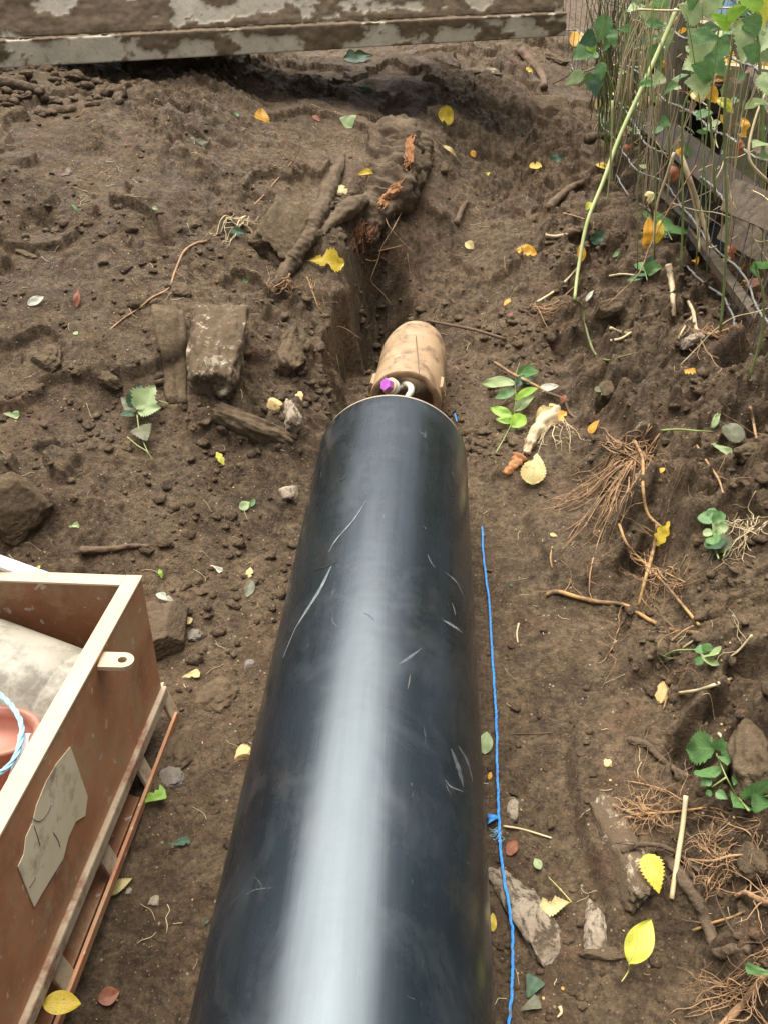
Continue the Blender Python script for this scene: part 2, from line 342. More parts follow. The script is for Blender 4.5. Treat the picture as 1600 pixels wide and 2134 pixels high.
class MB:
    def __init__(s): s.V = []; s.F = []
    def tube(s, pts, rad, n=6, jit=0, seed=0, flat=1.0, rough=0):
        pts = [Vector(p) for p in pts]; rr = rad if callable(rad) else (lambda t: rad); b0 = len(s.V); m = len(pts); up = None
        for i, p in enumerate(pts):
            d = (pts[min(i + 1, m - 1)] - pts[max(i - 1, 0)]).normalized()
            if d.length < .5: d = Vector((0, 0, 1))
            if up is None: up = d.orthogonal().normalized() if abs(d.z) > .9 else Vector((0, 0, 1))
            up = (up - d * up.dot(d)).normalized(); sd = d.cross(up)
            r = rr(i / max(1, m - 1))
            for k in range(n):
                a = 2 * math.pi * k / n; q = r
                if jit: q *= 1 + jit * mnoise.noise(Vector((math.cos(a) * 1.3 + seed, math.sin(a) * 1.3, i * .35)))
                v_ = p + sd * (math.cos(a) * q) + up * (math.sin(a) * q * flat)
                if rough: v_ = v_ + (v_ - p) * (rough * (mnoise.noise(v_ * 14) * 1.0 + mnoise.noise(Vector((v_.x * 60, v_.y * 30, v_.z * 60))) * 1.0 + mnoise.noise(v_ * 140) * .9))
                s.V.append(v_)
        for i in range(m - 1):
            for k in range(n):
                a, b = b0 + i * n + k, b0 + i * n + (k + 1) % n; s.F.append((a, b, b + n, a + n))
        s.F.append(tuple(range(b0 + n - 1, b0 - 1, -1))); s.F.append(tuple(range(b0 + (m - 1) * n, b0 + m * n))); return s
    def box(s, c, sz, M=None):
        b0 = len(s.V); c = Vector(c)
        for x in (-1, 1):
            for y in (-1, 1):
                for z in (-1, 1):
                    v = Vector((x * sz[0] / 2, y * sz[1] / 2, z * sz[2] / 2)); s.V.append(c + (M @ v if M else v))
        for f in ((0, 1, 3, 2), (4, 6, 7, 5), (0, 4, 5, 1), (2, 3, 7, 6), (0, 2, 6, 4), (1, 5, 7, 3)): s.F.append(tuple(b0 + i for i in f))
        return s
    def build(s, name, mat, parent=None, smooth=True): return link(name, mesh(name, s.V, s.F), mat, parent, smooth)
def bevel(o, w=.002, seg=2):
    md = o.modifiers.new('bevel', 'BEVEL'); md.width = w; md.segments = seg; md.limit_method = 'ANGLE'; return o
def lathe(prof, n=32, axis='Z'):
    """prof: list of (r, z)"""
    V, Fc = [], []
    for r, z in prof:
        for k in range(n):
            a = 2 * math.pi * k / n; V.append((r * math.cos(a), r * math.sin(a), z) if axis == 'Z' else (r * math.cos(a), z, r * math.sin(a)))
    for i in range(len(prof) - 1):
        for k in range(n):
            a, b = i * n + k, i * n + (k + 1) % n; Fc.append((a, b, b + n, a + n) if axis == 'Z' else (a, a + n, b + n, b))
    return V, Fc

# ================================================================ GROUND
g = link('ground', gridmesh('ground', np.stack([XX, YY, HH], -1)), 'soil'); tag(g, 'brown crumbly soil of the dug pit and its banks', None, None, 'structure')

ICO = None
def ico(sub=2):
    bm = bmesh.new(); bmesh.ops.create_icosphere(bm, subdivisions=sub, radius=1); V = np.array([v.co[:] for v in bm.verts]); Fc = np.array([[v.index for v in f.verts] for f in bm.faces]); bm.free(); return V, Fc
def scatter(name, n, zone, rmin, rmax, mat, label, cat, seed, power=3, sink=.25):
    rs = np.random.RandomState(seed); V0, F0 = ico(1 if rmax < .006 else 2); VV, FF = [], []; k = 0
    for _ in range(n * 4):
        x, y = zone(rs)
        if -.35 < x < .17 and y < 2.35: continue
        p = hz(x, y); dens = float(fbm(np.array([x]), np.array([y]), 2.1, 3, seed)[0])
        if rs.rand() > .42 + dens * 1.3: continue
        r = rmin + (rmax - rmin) * rs.rand() ** power
        if len(V0) > 40:
            o1 = rs.rand() * 90; k1 = .42 * pn(V0[:, 0] * 1.3 + o1, V0[:, 1] * 1.3 + V0[:, 2] * 1.7, 1) + .30 * pn(V0[:, 1] * 2.6 + o1, V0[:, 2] * 2.6 - V0[:, 0] * 1.9, 2) + .16 * pn(V0[:, 2] * 6 + o1, V0[:, 0] * 6 + V0[:, 1] * 4, 3)
            V = V0 * (1 + k1[:, None])
            for _c in range(4):
                q = rs.randn(3); q /= np.linalg.norm(q); dd = V @ q; h_ = .55 + .25 * rs.rand(); V = V - np.clip(dd - h_, 0, 9)[:, None] * q * .85
        else: V = V0 * (1 + .25 * (rs.rand(len(V0), 1) - .5) * 2)
        V = V * np.array([1, .55 + .5 * rs.rand(), .35 + .35 * rs.rand()])
        a = rs.rand() * 6.28; ca, sa = math.cos(a), math.sin(a); M = np.array([[ca, -sa, 0], [sa, ca, 0], [0, 0, 1]])
        tl = (rs.rand() - .5) * 1.2; M = M @ np.array([[1, 0, 0], [0, math.cos(tl), -math.sin(tl)], [0, math.sin(tl), math.cos(tl)]])
        V = (V * r) @ M.T + np.array([x, y, p + r * (.45 - sink)])
        VV.append(V); FF.append(F0 + k); k += len(V0)
        if len(VV) >= n: break
    me = bpy.data.meshes.new(name); V = np.concatenate(VV); Fc = np.concatenate(FF)
    me.vertices.add(len(V)); me.vertices.foreach_set('co', V.reshape(-1).astype(np.float32)); me.loops.add(Fc.size); me.loops.foreach_set('vertex_index', Fc.reshape(-1).astype(np.int32))
    me.polygons.add(len(Fc)); me.polygons.foreach_set('loop_start', (np.arange(len(Fc)) * 3).astype(np.int32)); me.polygons.foreach_set('loop_total', np.full(len(Fc), 3, np.int32)); me.update(calc_edges=True)
    o = link(name, me, mat, None, True); tag(o, label, cat, None, 'stuff'); return o
def z_all(rs):
    y = .5 + 4.5 * rs.rand() ** 1.2; return (rs.rand() - .5) * (2.2 + y * .8), y
def z_left(rs): return -1.7 + 1.35 * rs.rand(), 1.2 + 1.9 * rs.rand()
def z_slot(rs): return -.25 + .75 * rs.rand(), 2.35 + 1.2 * rs.rand()
scatter('soil_crumbs', 7000, z_all, .002, .013, 'clod', 'small loose crumbs of soil scattered over the pit', 'soil', 5, 4.5, .35)
scatter('soil_clods', 1500, z_left, .003, .028, 'clod', 'loose rounded clods of brown soil on the left bank', 'soil', 6, 5.5, .48)
scatter('loose_earth', 700, z_slot, .005, .030, 'clod', 'loose broken earth round the old clay pipe', 'soil', 7, 3.5, .4)
scatter('fine_grit', 900, z_all, .0012, .0040, 'yellowstone', 'pale grit scattered through the soil', 'grit', 8, 2.5, .1)
#@@NEXT
# ================================================================ BLACK PIPE
PX, PR, PY0, PY1 = -.088, .225, -.35, 2.06
def mat_pipe():
    m, t, b = newmat('black_plastic'); n = N(t); v = n.coord()
    base = n.mix(n.ramp(n.noise(v, 6, 4), [(.35, 0.), (.65, 1.)]), (.005, .008, .010), (.009, .013, .017))
    vs_ = n.coord('Object', (1, .06, 1)); streak = n.noise(vs_, 60, 4, .6)
    dust = n.ramp(n.noise(v, 4.5, 8, .72, .6), [(.50, 0.), (.78, 1.)])
    vsc = n.coord('Object', (1, .28, 1), (.0, .0, .55)); sc = n.noise(vsc, 34, 8, .75, .8)
    scr = n.math('MULTIPLY', n.ramp(sc, [(.62, 0.), (.70, 1.)]), n.ramp(n.noise(v, 5, 3), [(.50, 0.), (.66, 1.)]))
    c = n.mix(n.math('MULTIPLY', dust, .13), base, (.17, .17, .165))
    c = n.mix(n.math('MULTIPLY', scr, .30), c, (.32, .33, .34))
    mud = n.math('MULTIPLY', n.ramp(n.noise(v, 7, 9, .78), [(.54, 0.), (.74, 1.)]), .14); c = n.mix(mud, c, (.16, .11, .075))
    n.link(c, b.inputs['Base Color'])
    r = n.math('ADD', n.ramp(streak, [(.3, .24), (.7, .31)]), n.math('MULTIPLY', dust, .14)); n.link(r, b.inputs['Roughness'])
    b.inputs['Specular IOR Level'].default_value = .78; b.inputs['Specular Tint'].default_value = (.80, .92, 1.0, 1)
    p = n.bump(b, streak, .10, .0015); n.bump(b, n.noise(v, 5, 3), .06, .02, p)
    return m
MAT['pipe'] = mat_pipe()
MAT['pipecut'] = mat_simple('cut_plastic', (.40, .33, .24), (.28, .22, .16), 30, .7, .3, .002)
pipe = empty('plastic_pipe', (PX, 0, 0), 'large black plastic pipe lying along the middle of the pit', 'pipe')
prof = [(PR - .024, PY0), (PR, PY0)] + [(PR + .0008 * math.sin(y * 3.1), y) for y in np.linspace(PY0 + .01, PY1 - .015, 50)] + [(PR - .0003, PY1 - .013)]
V, Fc = lathe(prof, 128, 'Y'); V = [Vector(v) + Vector((0, 0, PR)) for v in V]
link('pipe_wall', mesh('pipe_wall', V, Fc), 'pipe', pipe)
prof = [(PR - .0003, PY1 - .013), (PR - .0026, PY1 - .002), (PR - .006, PY1), (PR - .021, PY1), (PR - .024, PY1 - .003), (PR - .024, PY0)]
V, Fc = lathe(prof, 128, 'Y'); V = [Vector(v) + Vector((0, 0, PR)) for v in V]
link('cut_end', mesh('cut_end', V, Fc), 'pipecut', pipe)
# scratches gouged along the skin, thin raised burrs
def on_pipe(px, py, lift=.0006):
    d = ray(px, py); a = d.x ** 2 + d.z ** 2; ox, oz = -PX, CAMZ - PR
    bq = ox * d.x + oz * d.z; c = ox * ox + oz * oz - (PR + lift) ** 2; D = bq * bq - a * c
    if D < 0: return None
    return O + d * ((-bq - math.sqrt(D)) / a)
MAT['scratch'] = mat_simple('scratched_plastic', (.07, .08, .085), (.17, .18, .185), 60, .5, 0)
MAT['scratchdark'] = mat_simple('gouged_plastic', (.004, .004, .005), (.01, .01, .01), 60, .6, 0)
MAT['scuff'] = mat_simple('scuffed_plastic', (.035, .042, .048), (.09, .10, .105), 60, .55, .3, .001)
def scratch(pts, r, mat, fl=.15):
    P = [on_pipe(*q) for q in pts]; P = [p for p in P if p is not None]; P = spline(P, 5)
    mb = MB(); V = []; mb2 = mb
    m = len(P)
    for i, p in enumerate(P):
        nn = Vector((p.x - PX, 0, p.z - PR)).normalized(); p = Vector((PX, p.y, PR)) + nn * (PR + .0002)
        d = (P[min(i + 1, m - 1)] - P[max(i - 1, 0)]).normalized(); sd = d.cross(nn); q = r * (.25 + math.sin(math.pi * (i + .3) / (m - .4)) ) * (.8 + .4 * random.random())
        mb.V += [p - sd * q, p + nn * .0006, p + sd * q]
        if i: b = (i - 1) * 3; mb.F += [(b, b + 1, b + 4, b + 3), (b + 1, b + 2, b + 5, b + 4)]
    o = mb.build('scratch', mat); child(o, pipe); return o
random.seed(3)
scratch([(765, 1040), (735, 1085), (700, 1125), (685, 1150)], .0018, 'scratch')
scratch([(690, 1180), (668, 1225), (640, 1270), (615, 1310)], .0040, 'scratch')
scratch([(615, 1310), (590, 1370)], .0012, 'scratch')
scratch([(705, 1168), (680, 1180), (655, 1188)], .0024, 'scratchdark')
scratch([(722, 995), (708, 1000)], .0040, 'scratchdark')
scratch([(922, 1292), (945, 1305), (962, 1318)], .0030, 'scratch')
scratch([(925, 1192), (952, 1215), (968, 1250)], .0030, 'scuff')
scratch([(830, 1385), (850, 1372), (880, 1350)], .0020, 'scuff')
scratch([(940, 1560), (955, 1600), (965, 1640)], .0060, 'scuff')
scratch([(955, 1555), (975, 1590), (985, 1630)], .0040, 'scuff')
scratch([(927, 1625), (940, 1640), (965, 1650)], .0020, 'scratch')
scratch([(505, 1870), (530, 1855), (570, 1850)], .0040, 'scuff')
scratch([(470, 1900), (500, 1865), (525, 1850)], .0015, 'scuff')
scratch([(525, 1820), (545, 1845), (540, 1870)], .0025, 'scuff')

MAT['mudsmear'] = mat_simple('dried_mud', (.10, .075, .05), (.15, .115, .08), 60, .9, .5, .002)
rr = random.Random(66)
for i in range(26):
    x, y = rr.choice([(rr.uniform(840, 960), rr.uniform(1150, 2050)), (rr.uniform(560, 950), rr.uniform(900, 1500)), (rr.uniform(480, 1000), rr.uniform(1500, 2100))]); L = rr.uniform(6, 34); a = rr.gauss(1.15, .5)
    if x < 500 + (2134 - y) * .2: continue
    scratch([(x, y), (x + L * math.cos(a) * .5 + rr.gauss(0, 2), y + L * math.sin(a) * .5), (x + L * math.cos(a), y + L * math.sin(a))], rr.uniform(.0004, .0013), rr.choice(['scuff', 'scuff', 'scratch', 'mudsmear']))
# ================================================================ OLD CLAY PIPE
MAT['clay'] = mat_simple('salt_glazed_clay', (.27, .170, .092), (.38, .262, .150), 8, .66, .5, .004, (1, 1, 1), (.13, .080, .045), 12, (.48, .66), .35)
MAT['claycut'] = mat_simple('broken_clay', (.27, .165, .09), (.36, .23, .13), 30, .85, .5, .003)
cy0, cy1, cr, cx = 2.60, 3.05, .131, -.066
clay = empty('clay_pipe', (cx, cy0, .0), 'old buff clay sewer pipe beyond the end of the black pipe', 'pipe'); clay.rotation_euler = (R(3), 0, R(-4))
n = 72; V, Fc = [], []
rows = np.linspace(0, cy1 - cy0, 26)
for j, y in enumerate(rows):
    for k in range(n):
        a = 2 * math.pi * k / n; r = cr * (1 + .012 * mnoise.noise(Vector((math.cos(a) * 2, y * 9, math.sin(a) * 2))) + .004 * mnoise.noise(Vector((math.cos(a) * 9, y * 40, math.sin(a) * 9))))
        yy = y
        if j == 0: yy += .008 * mnoise.noise(Vector((math.cos(a) * 3, 0, math.sin(a) * 3)))
        if y > .3: r *= 1 - .22 * ((y - .3) / .16) ** 2
        V.append((r * math.cos(a), yy, cr + r * math.sin(a)))
for j in range(len(rows) - 1):
    for k in range(n):
        a, b = j * n + k, j * n + (k + 1) % n; Fc.append((a, a + n, b + n, b))
link('pipe_wall', mesh('pipe_wall', V, Fc), 'clay', clay)
V2, F2 = [], []
for j, (rs_, y) in enumerate([(1.0, 0), (.985, -.004), (.80, -.003), (.785, .003), (.78, .4)]):
    for k in range(n):
        a = 2 * math.pi * k / n; r = cr * rs_ * (1 + .012 * mnoise.noise(Vector((math.cos(a) * 2, 0, math.sin(a) * 2)))); yy = y + (.008 * mnoise.noise(Vector((math.cos(a) * 3, 0, math.sin(a) * 3))) if j < 4 else 0)
        V2.append((r * math.cos(a), yy, cr + r * math.sin(a)))
for j in range(4):
    for k in range(n):
        a, b = j * n + k, j * n + (k + 1) % n; F2.append((a, b, b + n, a + n)[::-1])
link('broken_rim', mesh('broken_rim', V2, F2), 'claycut', clay)
# remains of the collar each side
for a0, a1 in ((R(158), R(190)), (R(-14), R(22))):
    V, Fc = [], []
    for i in range(9):
        a = a0 + (a1 - a0) * i / 8; ro = .142 + .004 * mnoise.noise(Vector((i * .9, 0, a0)))
        for r, y in ((cr + .0005, .035), (ro, .035), (ro, .10), (cr + .0005, .115)): V.append((r * math.cos(a), y + .006 * mnoise.noise(Vector((i * .7, 3, 1))), cr + r * math.sin(a)))
    for i in range(8):
        for k in range(3): Fc.append((i * 4 + k, i * 4 + k + 1, i * 4 + k + 5, i * 4 + k + 4))
    Fc += [(0, 1, 2, 3), (35, 34, 33, 32)]
    link('collar', mesh('collar', V, Fc), 'clay', clay, False)

# bolt and shackle inside the clay pipe
MAT['purple'] = mat_simple('purple_paint', (.42, .10, .46), (.52, .17, .56), 40, .35, .1, .001)
MAT['whitepaint'] = mat_simple('off_white_paint', (.62, .60, .58), (.72, .70, .66), 30, .4, .1, .001, cc=(.35, .28, .2), cs=40, cthr=(.6, .7))
MAT['brass'] = mat_simple('buff_washer', (.55, .40, .20), (.48, .34, .17), 40, .5, .1, .001)
MAT['dullmetal'] = mat_simple('muddy_metal', (.42, .38, .30), (.56, .52, .42), 30, .5, .3, .001, cc=(.2, .14, .09), cs=30, cthr=(.58, .68))
bp = at_Y(812, 806, 2.52); bp = at_Y(815, 806, 2.50)
bolt = empty('bolt', bp, 'purple hexagon headed bolt with white cap inside the clay pipe', 'bolt')
ax = (Vector((-.62, -.55, .55))).normalized(); Q = ax.to_track_quat('Z', 'Y').to_matrix().to_4x4(); bolt.rotation_euler = Q.to_euler()
def prt(name, prof, n, mat, par, smooth=True):
    V, Fc = lathe(prof, n); Fc = Fc + [tuple(range(n))[::-1], tuple(range((len(prof) - 1) * n, len(prof) * n))]; return link(name, mesh(name, V, Fc), mat, par, smooth)
bevel(prt('hex_head', [(.024, .010), (.024, .034)], 6, 'purple', bolt, False), .0025)
prt('washer', [(.029, .002), (.031, .005), (.031, .008), (.029, .0102)], 36, 'brass', bolt)
prt('cap', [(.008, -.030), (.020, -.024), (.028, -.012), (.030, 0), (.028, .0025)], 36, 'whitepaint', bolt)
sh = empty('shackle', at_Y(850, 812, 2.52), 'muddy pale metal hook beside the purple bolt', 'hook')
c0 = at_Y(848, 830, 2.52); pts = [at_Y(x, y, Y) for x, y, Y in ((838, 800, 2.60), (846, 801, 2.58), (855, 806, 2.54), (856, 816, 2.50), (850, 826, 2.47), (842, 842, 2.45))]
o = MB().tube(spline(pts, 6), lambda t: .0125 - .002 * t, 14).build('hook_arm', 'dullmetal'); child(o, sh)
pts = [at_Y(x, y, 2.585) for x, y in ((828, 812), (836, 806), (846, 804))]; o = MB().tube(spline(pts, 4), .010, 12).build('hook_shank', 'dullmetal'); child(o, sh)
MAT['wire'] = mat_simple('dark_wire', (.06, .045, .035), (.10, .08, .06), 40, .5, 0)
pts = [at_Y(866, 699, 2.86), at_Y(870, 740, 2.66), at_Y(873, 775, 2.53), at_Y(877, 800, 2.505), at_Y(872, 815, 2.50), at_Y(863, 820, 2.52)]
tag(centre(MB().tube(spline(pts, 6), .0014, 6).build('bent_wire', 'wire')), 'thin dark bent wire hanging over the mouth of the clay pipe', 'wire')

# ================================================================ RUSTY STEEL TANK ON THE LEFT
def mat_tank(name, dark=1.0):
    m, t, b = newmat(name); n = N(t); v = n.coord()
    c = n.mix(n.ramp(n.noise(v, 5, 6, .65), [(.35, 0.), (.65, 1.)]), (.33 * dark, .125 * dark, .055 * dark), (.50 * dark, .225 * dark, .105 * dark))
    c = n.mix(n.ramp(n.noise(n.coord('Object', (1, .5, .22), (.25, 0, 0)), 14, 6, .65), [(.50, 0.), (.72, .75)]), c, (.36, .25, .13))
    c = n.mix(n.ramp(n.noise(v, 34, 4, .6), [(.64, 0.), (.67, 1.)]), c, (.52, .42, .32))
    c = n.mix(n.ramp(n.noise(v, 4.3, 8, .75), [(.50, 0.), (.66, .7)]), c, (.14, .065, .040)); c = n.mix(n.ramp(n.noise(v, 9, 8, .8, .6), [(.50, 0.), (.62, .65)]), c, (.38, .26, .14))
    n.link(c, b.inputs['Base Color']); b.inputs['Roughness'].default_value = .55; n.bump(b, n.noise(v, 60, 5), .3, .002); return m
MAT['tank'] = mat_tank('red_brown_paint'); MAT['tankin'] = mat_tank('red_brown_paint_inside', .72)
MAT['rim'] = mat_simple('worn_pale_rim', (.50, .38, .25), (.42, .27, .165), 4, .55, .15, .001, (1, 1, 1), (.42, .24, .15), 11, (.62, .72))  # pale colour carries the overexposed light on the rim
MAT['rail'] = mat_simple('muddy_rail', (.36, .27, .17), (.46, .36, .24), 9, .75, .4, .003, (1, 1, 1), (.24, .12, .07), 14, (.50, .62))
MAT['patch'] = mat_simple('pale_weathered_panel', (.68, .54, .34), (.76, .62, .42), 6, .7, .3, .002, (1, 1, 1), (.34, .25, .16), 13, (.54, .68))
TX, TY, TZ0, TZ1 = -.586, 1.205, .10, .43
TTILT = R(6); TPIV = Vector((TX - .3, 1.2, 0))
def unrot(p): return TPIV + Matrix.Rotation(TTILT, 3, 'X') @ (Vector(p) - TPIV)
tank = empty('steel_tank', TPIV, 'rusty red brown open steel tank on a skid at the lower left', 'tank')
def T(mb, name, mat, smooth=False, bv=.0015):
    o = mb.build(name, mat, None, smooth); child(o, tank)
    if bv: bevel(o, bv)
    return o
LX, LY = TX - .78, -.25
def wallgrid(name, mk, nu, nv, mat):
    P = np.array([[mk(u, v) for u in np.linspace(0, 1, nu)] for v in np.linspace(0, 1, nv)]); o = link(name, gridmesh(name, P), mat); child(o, tank); md = o.modifiers.new('s', 'SOLIDIFY'); md.thickness = .005; md.offset = -1; return o
def dent(u, v, s): return .004 * mnoise.noise(Vector((u * 4, v * 2, s)))
T(MB().box((TX - .003, (TY + LY) / 2, (TZ0 + TZ1) / 2 - .002), (.006, TY - LY, TZ1 - TZ0 - .004)), 'side_wall', 'tank')
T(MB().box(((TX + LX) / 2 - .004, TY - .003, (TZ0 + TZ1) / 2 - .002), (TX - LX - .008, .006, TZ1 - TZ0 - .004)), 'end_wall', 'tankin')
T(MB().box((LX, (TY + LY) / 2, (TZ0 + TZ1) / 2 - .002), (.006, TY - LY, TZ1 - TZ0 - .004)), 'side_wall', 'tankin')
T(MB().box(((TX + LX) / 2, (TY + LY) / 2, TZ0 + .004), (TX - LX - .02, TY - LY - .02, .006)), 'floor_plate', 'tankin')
RW = .036
rim = MB(); rim.box((TX - RW / 2 + .002, (TY + LY) / 2, TZ1 + .002), (RW, TY - LY + .004, .006)); T(rim, 'rim', 'rim')
rim = MB(); rim.box(((TX - RW + LX) / 2 + .0015, TY - RW / 2 + .0015, TZ1 + .0015), (TX - RW - LX, RW, .006)); T(rim, 'rim', 'rim')
# bottom rail
T(MB().box((TX + .006, (TY + LY) / 2, TZ0 + .006), (.014, TY - LY + .006, .032)), 'bottom_rail', 'rail', bv=.004)
# lifting lug
lp = [at_Z(x, y, TZ1 - .006) for x, y in ((205, 1395), (222, 1360))]
lug = MB(); ly = unrot(at_Z(232, 1378, TZ1 + .012)).y; nn = 20; L = .062; wd = .021
outer = [(0, -wd), (L - wd, -wd)] + [(L - wd + wd * math.sin(a), -wd * math.cos(a)) for a in [math.pi * k / nn for k in range(1, nn)]] + [(L - wd, wd), (0, wd)]
bm = bmesh.new(); hole = [(L - wd + .0085 * math.cos(a), .0085 * math.sin(a)) for a in [2 * math.pi * k / 20 for k in range(20)]]
vo = [bm.verts.new((x, y, 0)) for x, y in outer]; vh = [bm.verts.new((x, y, 0)) for x, y in hole]
eo = [bm.edges.new((vo[i], vo[(i + 1) % len(vo)])) for i in range(len(vo))]; eh = [bm.edges.new((vh[i], vh[(i + 1) % len(vh)])) for i in range(len(vh))]
bmesh.ops.triangle_fill(bm, edges=eo + eh, use_beauty=True); me = bpy.data.meshes.new('lug'); bm.to_mesh(me); bm.free()
lugo = link('lifting_lug', me, 'rim', None, False); md = lugo.modifiers.new('s', 'SOLIDIFY'); md.thickness = .009; md.offset = 0; lugo.location = (TX, ly, TZ1 - .012); lugo.rotation_euler = (0, R(6), R(8)); bpy.context.view_layer.update(); child(lugo, tank)
# pale panel on the side
pp = [(147, 1556), (163, 1600), (183, 1660), (178, 1700), (158, 1712), (143, 1745), (132, 1790), (112, 1822), (90, 1858), (72, 1890), (60, 1862), (50, 1832), (38, 1806), (50, 1780), (54, 1745), (68, 1715), (76, 1680), (96, 1630), (118, 1592)]
Vp = [unrot(at_X(x, y, TX + .0016)) for x, y in pp]; bm = bmesh.new(); vv = [bm.verts.new(p) for p in Vp]; bm.faces.new(vv); bmesh.ops.triangulate(bm, faces=bm.faces[:]); bmesh.ops.recalc_face_normals(bm, faces=bm.faces[:]); me = bpy.data.meshes.new('panel'); bm.to_mesh(me); bm.free()
po = link('pale_patch', me, 'patch', None, False); md = po.modifiers.new('s', 'SOLIDIFY'); md.thickness = .0012; md.offset = 0; child(po, tank)
for cr_ in ([(66, 1705), (82, 1712), (97, 1700), (108, 1678)], [(72, 1722), (78, 1740), (84, 1762)], [(112, 1735), (122, 1752), (126, 1765)], [(62, 1850), (70, 1838), (75, 1828)]):
    o = MB().tube(spline([unrot(at_X(x, y, TX + .0026)) for x, y in cr_], 4), .0007, 5).build('root_hair', 'darkroot'); child(o, tank)  # thin dark lines for the cracks in the pale panel
# splashes of mud on the side: small thick dabs
rs = random.Random(4); mb = MB()
# skid with struts
T(MB().box((TX + .018, (TY + LY) / 2, .016), (.008, TY - LY + .03, .022)), 'skid_rail', 'tank')
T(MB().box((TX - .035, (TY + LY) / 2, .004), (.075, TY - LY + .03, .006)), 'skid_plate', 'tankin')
for i, yy in enumerate((1.215, 1.02, .80, .58, .36)):
    M = Matrix.Rotation(R(-14), 3, 'Y'); T(MB().box((TX + .004, yy, .058), (.008, .040, .10), M), 'strut', 'rail')
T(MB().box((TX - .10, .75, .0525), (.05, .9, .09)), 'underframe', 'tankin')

tank.rotation_euler = (-TTILT, 0, 0)
# things in the tank
MAT['drum'] = mat_simple('dirty_white_plastic', (.27, .245, .19), (.34, .31, .25), 7, .6, .4, .004, (1, 1, 1), (.16, .14, .105), 12, (.48, .64))
dr = empty('plastic_drum', (-1.00, 1.115, .262), 'dirty off white plastic drum lying in the rusty tank', 'drum'); dr.rotation_euler = (0, R(90 + 5), R(-15))
prof = [(.0, .385), (.05, .383), (.085, .375), (.108, .360), (.122, .335), (.128, .30), (.1265, .297), (.1265, .293), (.130, .290), (.134, .20), (.136, .08), (.136, -.2), (.10, -.22), (0, -.22)]
V, Fc = lathe(prof, 56)
V = [Vector(v) * (1 + .016 * mnoise.noise(Vector(v) * 7)) for v in V]
dro = link('drum_body', mesh('drum_body', V, Fc), 'drum', dr)
MAT['redtub'] = mat_simple('red_brown_plastic', (.34, .13, .09), (.42, .18, .12), 6, .5, .2, .002, (1, 1, 1), (.22, .10, .07), 12, (.52, .66))
MAT['darktub'] = mat_simple('dark_plastic', (.10, .05, .045), (.14, .07, .06), 8, .6, .2, .002)
tc = at_Z(-22, 1522, .40)
tb = empty('plastic_tub', (tc.x, tc.y, .192), 'red brown plastic tub standing in the tank in front of the pale drum', 'tub')
prof = [(0, .002), (.085, .002), (.088, .006), (.100, .195), (.112, .20), (.113, .208), (.096, .210), (.086, .19), (.078, .165), (0, .165)]
V, Fc = lathe(prof, 48); V = [(x * .84, y * .50, z) for x, y, z in V]; link('tub_body', mesh('tub_body', V, Fc), 'redtub', tb)
# rope, strap and bar about the tank
MAT['blue'] = mat_simple('blue_rope', (.02, .20, .62), (.06, .34, .80), 90, .55, .6, .002, (1, 1, 1), (.10, .13, .16), 45, (.52, .68))
MAT['paleblue'] = mat_simple('pale_blue_rope', (.22, .52, .70), (.36, .66, .80), 90, .6, .5, .002)
MAT['whitestrap'] = mat_simple('grey_white_strap', (.50, .48, .47), (.62, .60, .58), 30, .7, .3, .002)
MAT['whitebar'] = mat_simple('grey_white_bar', (.50, .49, .50), (.60, .59, .60), 9, .6, .2, .002, (1, 1, 1), (.36, .33, .31), 12, (.55, .68))
def rope_mesh(P, r, mat, tw=26, name='rope'):
    """three twisted strands"""
    P = [Vector(p) for p in P]; mb = MB(); L = 0; Ls = [0]
    for i in range(1, len(P)): L += (P[i] - P[i - 1]).length; Ls.append(L)
    for s in range(3):
        Q = []
        for i, p in enumerate(P):
            d = (P[min(i + 1, len(P) - 1)] - P[max(i - 1, 0)]).normalized(); u = d.cross(Vector((.3, .1, 1))).normalized(); v = d.cross(u); a = Ls[i] / r * .42 + s * 2.0944
            Q.append(p + u * (math.cos(a) * r * .52) + v * (math.sin(a) * r * .52))
        mb.tube(Q, r * .56, 6)
    return mb.build(name, mat)
def dense(P, step):
    out = [P[0]]
    for i in range(1, len(P)):
        n_ = max(1, int((P[i] - P[i - 1]).length / step)); out += [P[i - 1].lerp(P[i], k / n_) for k in range(1, n_ + 1)]
    return out
P = [at_Z(x, y, z) for x, y, z in ((-60, 1400, .41), (-5, 1443, .42), (28, 1475, .43), (46, 1515, .43), (38, 1565, .425), (15, 1600, .42), (-30, 1625, .41))]
tag(centre(rope_mesh(dense(spline(P, 8), .0025), .0046, 'paleblue')), 'pale blue rope looped over the things in the rusty tank', 'rope')
P = [at_Z(x, y, z) for x, y, z in ((52, 1530, .415), (46, 1560, .41), (34, 1600, .41), (24, 1640, .40), (12, 1690, .38))]
tag(centre(MB().tube(spline(P, 5), lambda t: .011 - .004 * t, 10, .3, 2, .35).build('strap', 'whitestrap')), 'greyish white strap hanging beside the pale blue rope in the tank', 'strap')
# bar behind the tank
a, b = at_Z(-60, 1150, .47), at_Z(190, 1240, .36); mid = (a + b) / 2; d = (b - a); M = d.to_track_quat('X', 'Z').to_matrix()
tag(centre(bevel(MB().box(mid, (d.length, .034, .012), M).build('metal_bar', 'whitebar', None, False), .003)), 'greyish white flat bar leaning behind the rusty tank', 'bar')

def drape(pts, lift=.0):
    """photo pixels -> points lying on the soil"""
    out = []
    for q in pts:
        p = hit(q[0], q[1]); out.append(p + Vector((0, 0, lift + (q[2] if len(q) > 2 else 0))))
    return out
P = drape([(947, 868), (951, 884)], .012); tag(centre(rope_mesh(dense(P, .002), .0034, 'blue')), 'short bit of blue rope showing beside the far end of the black pipe', 'rope')

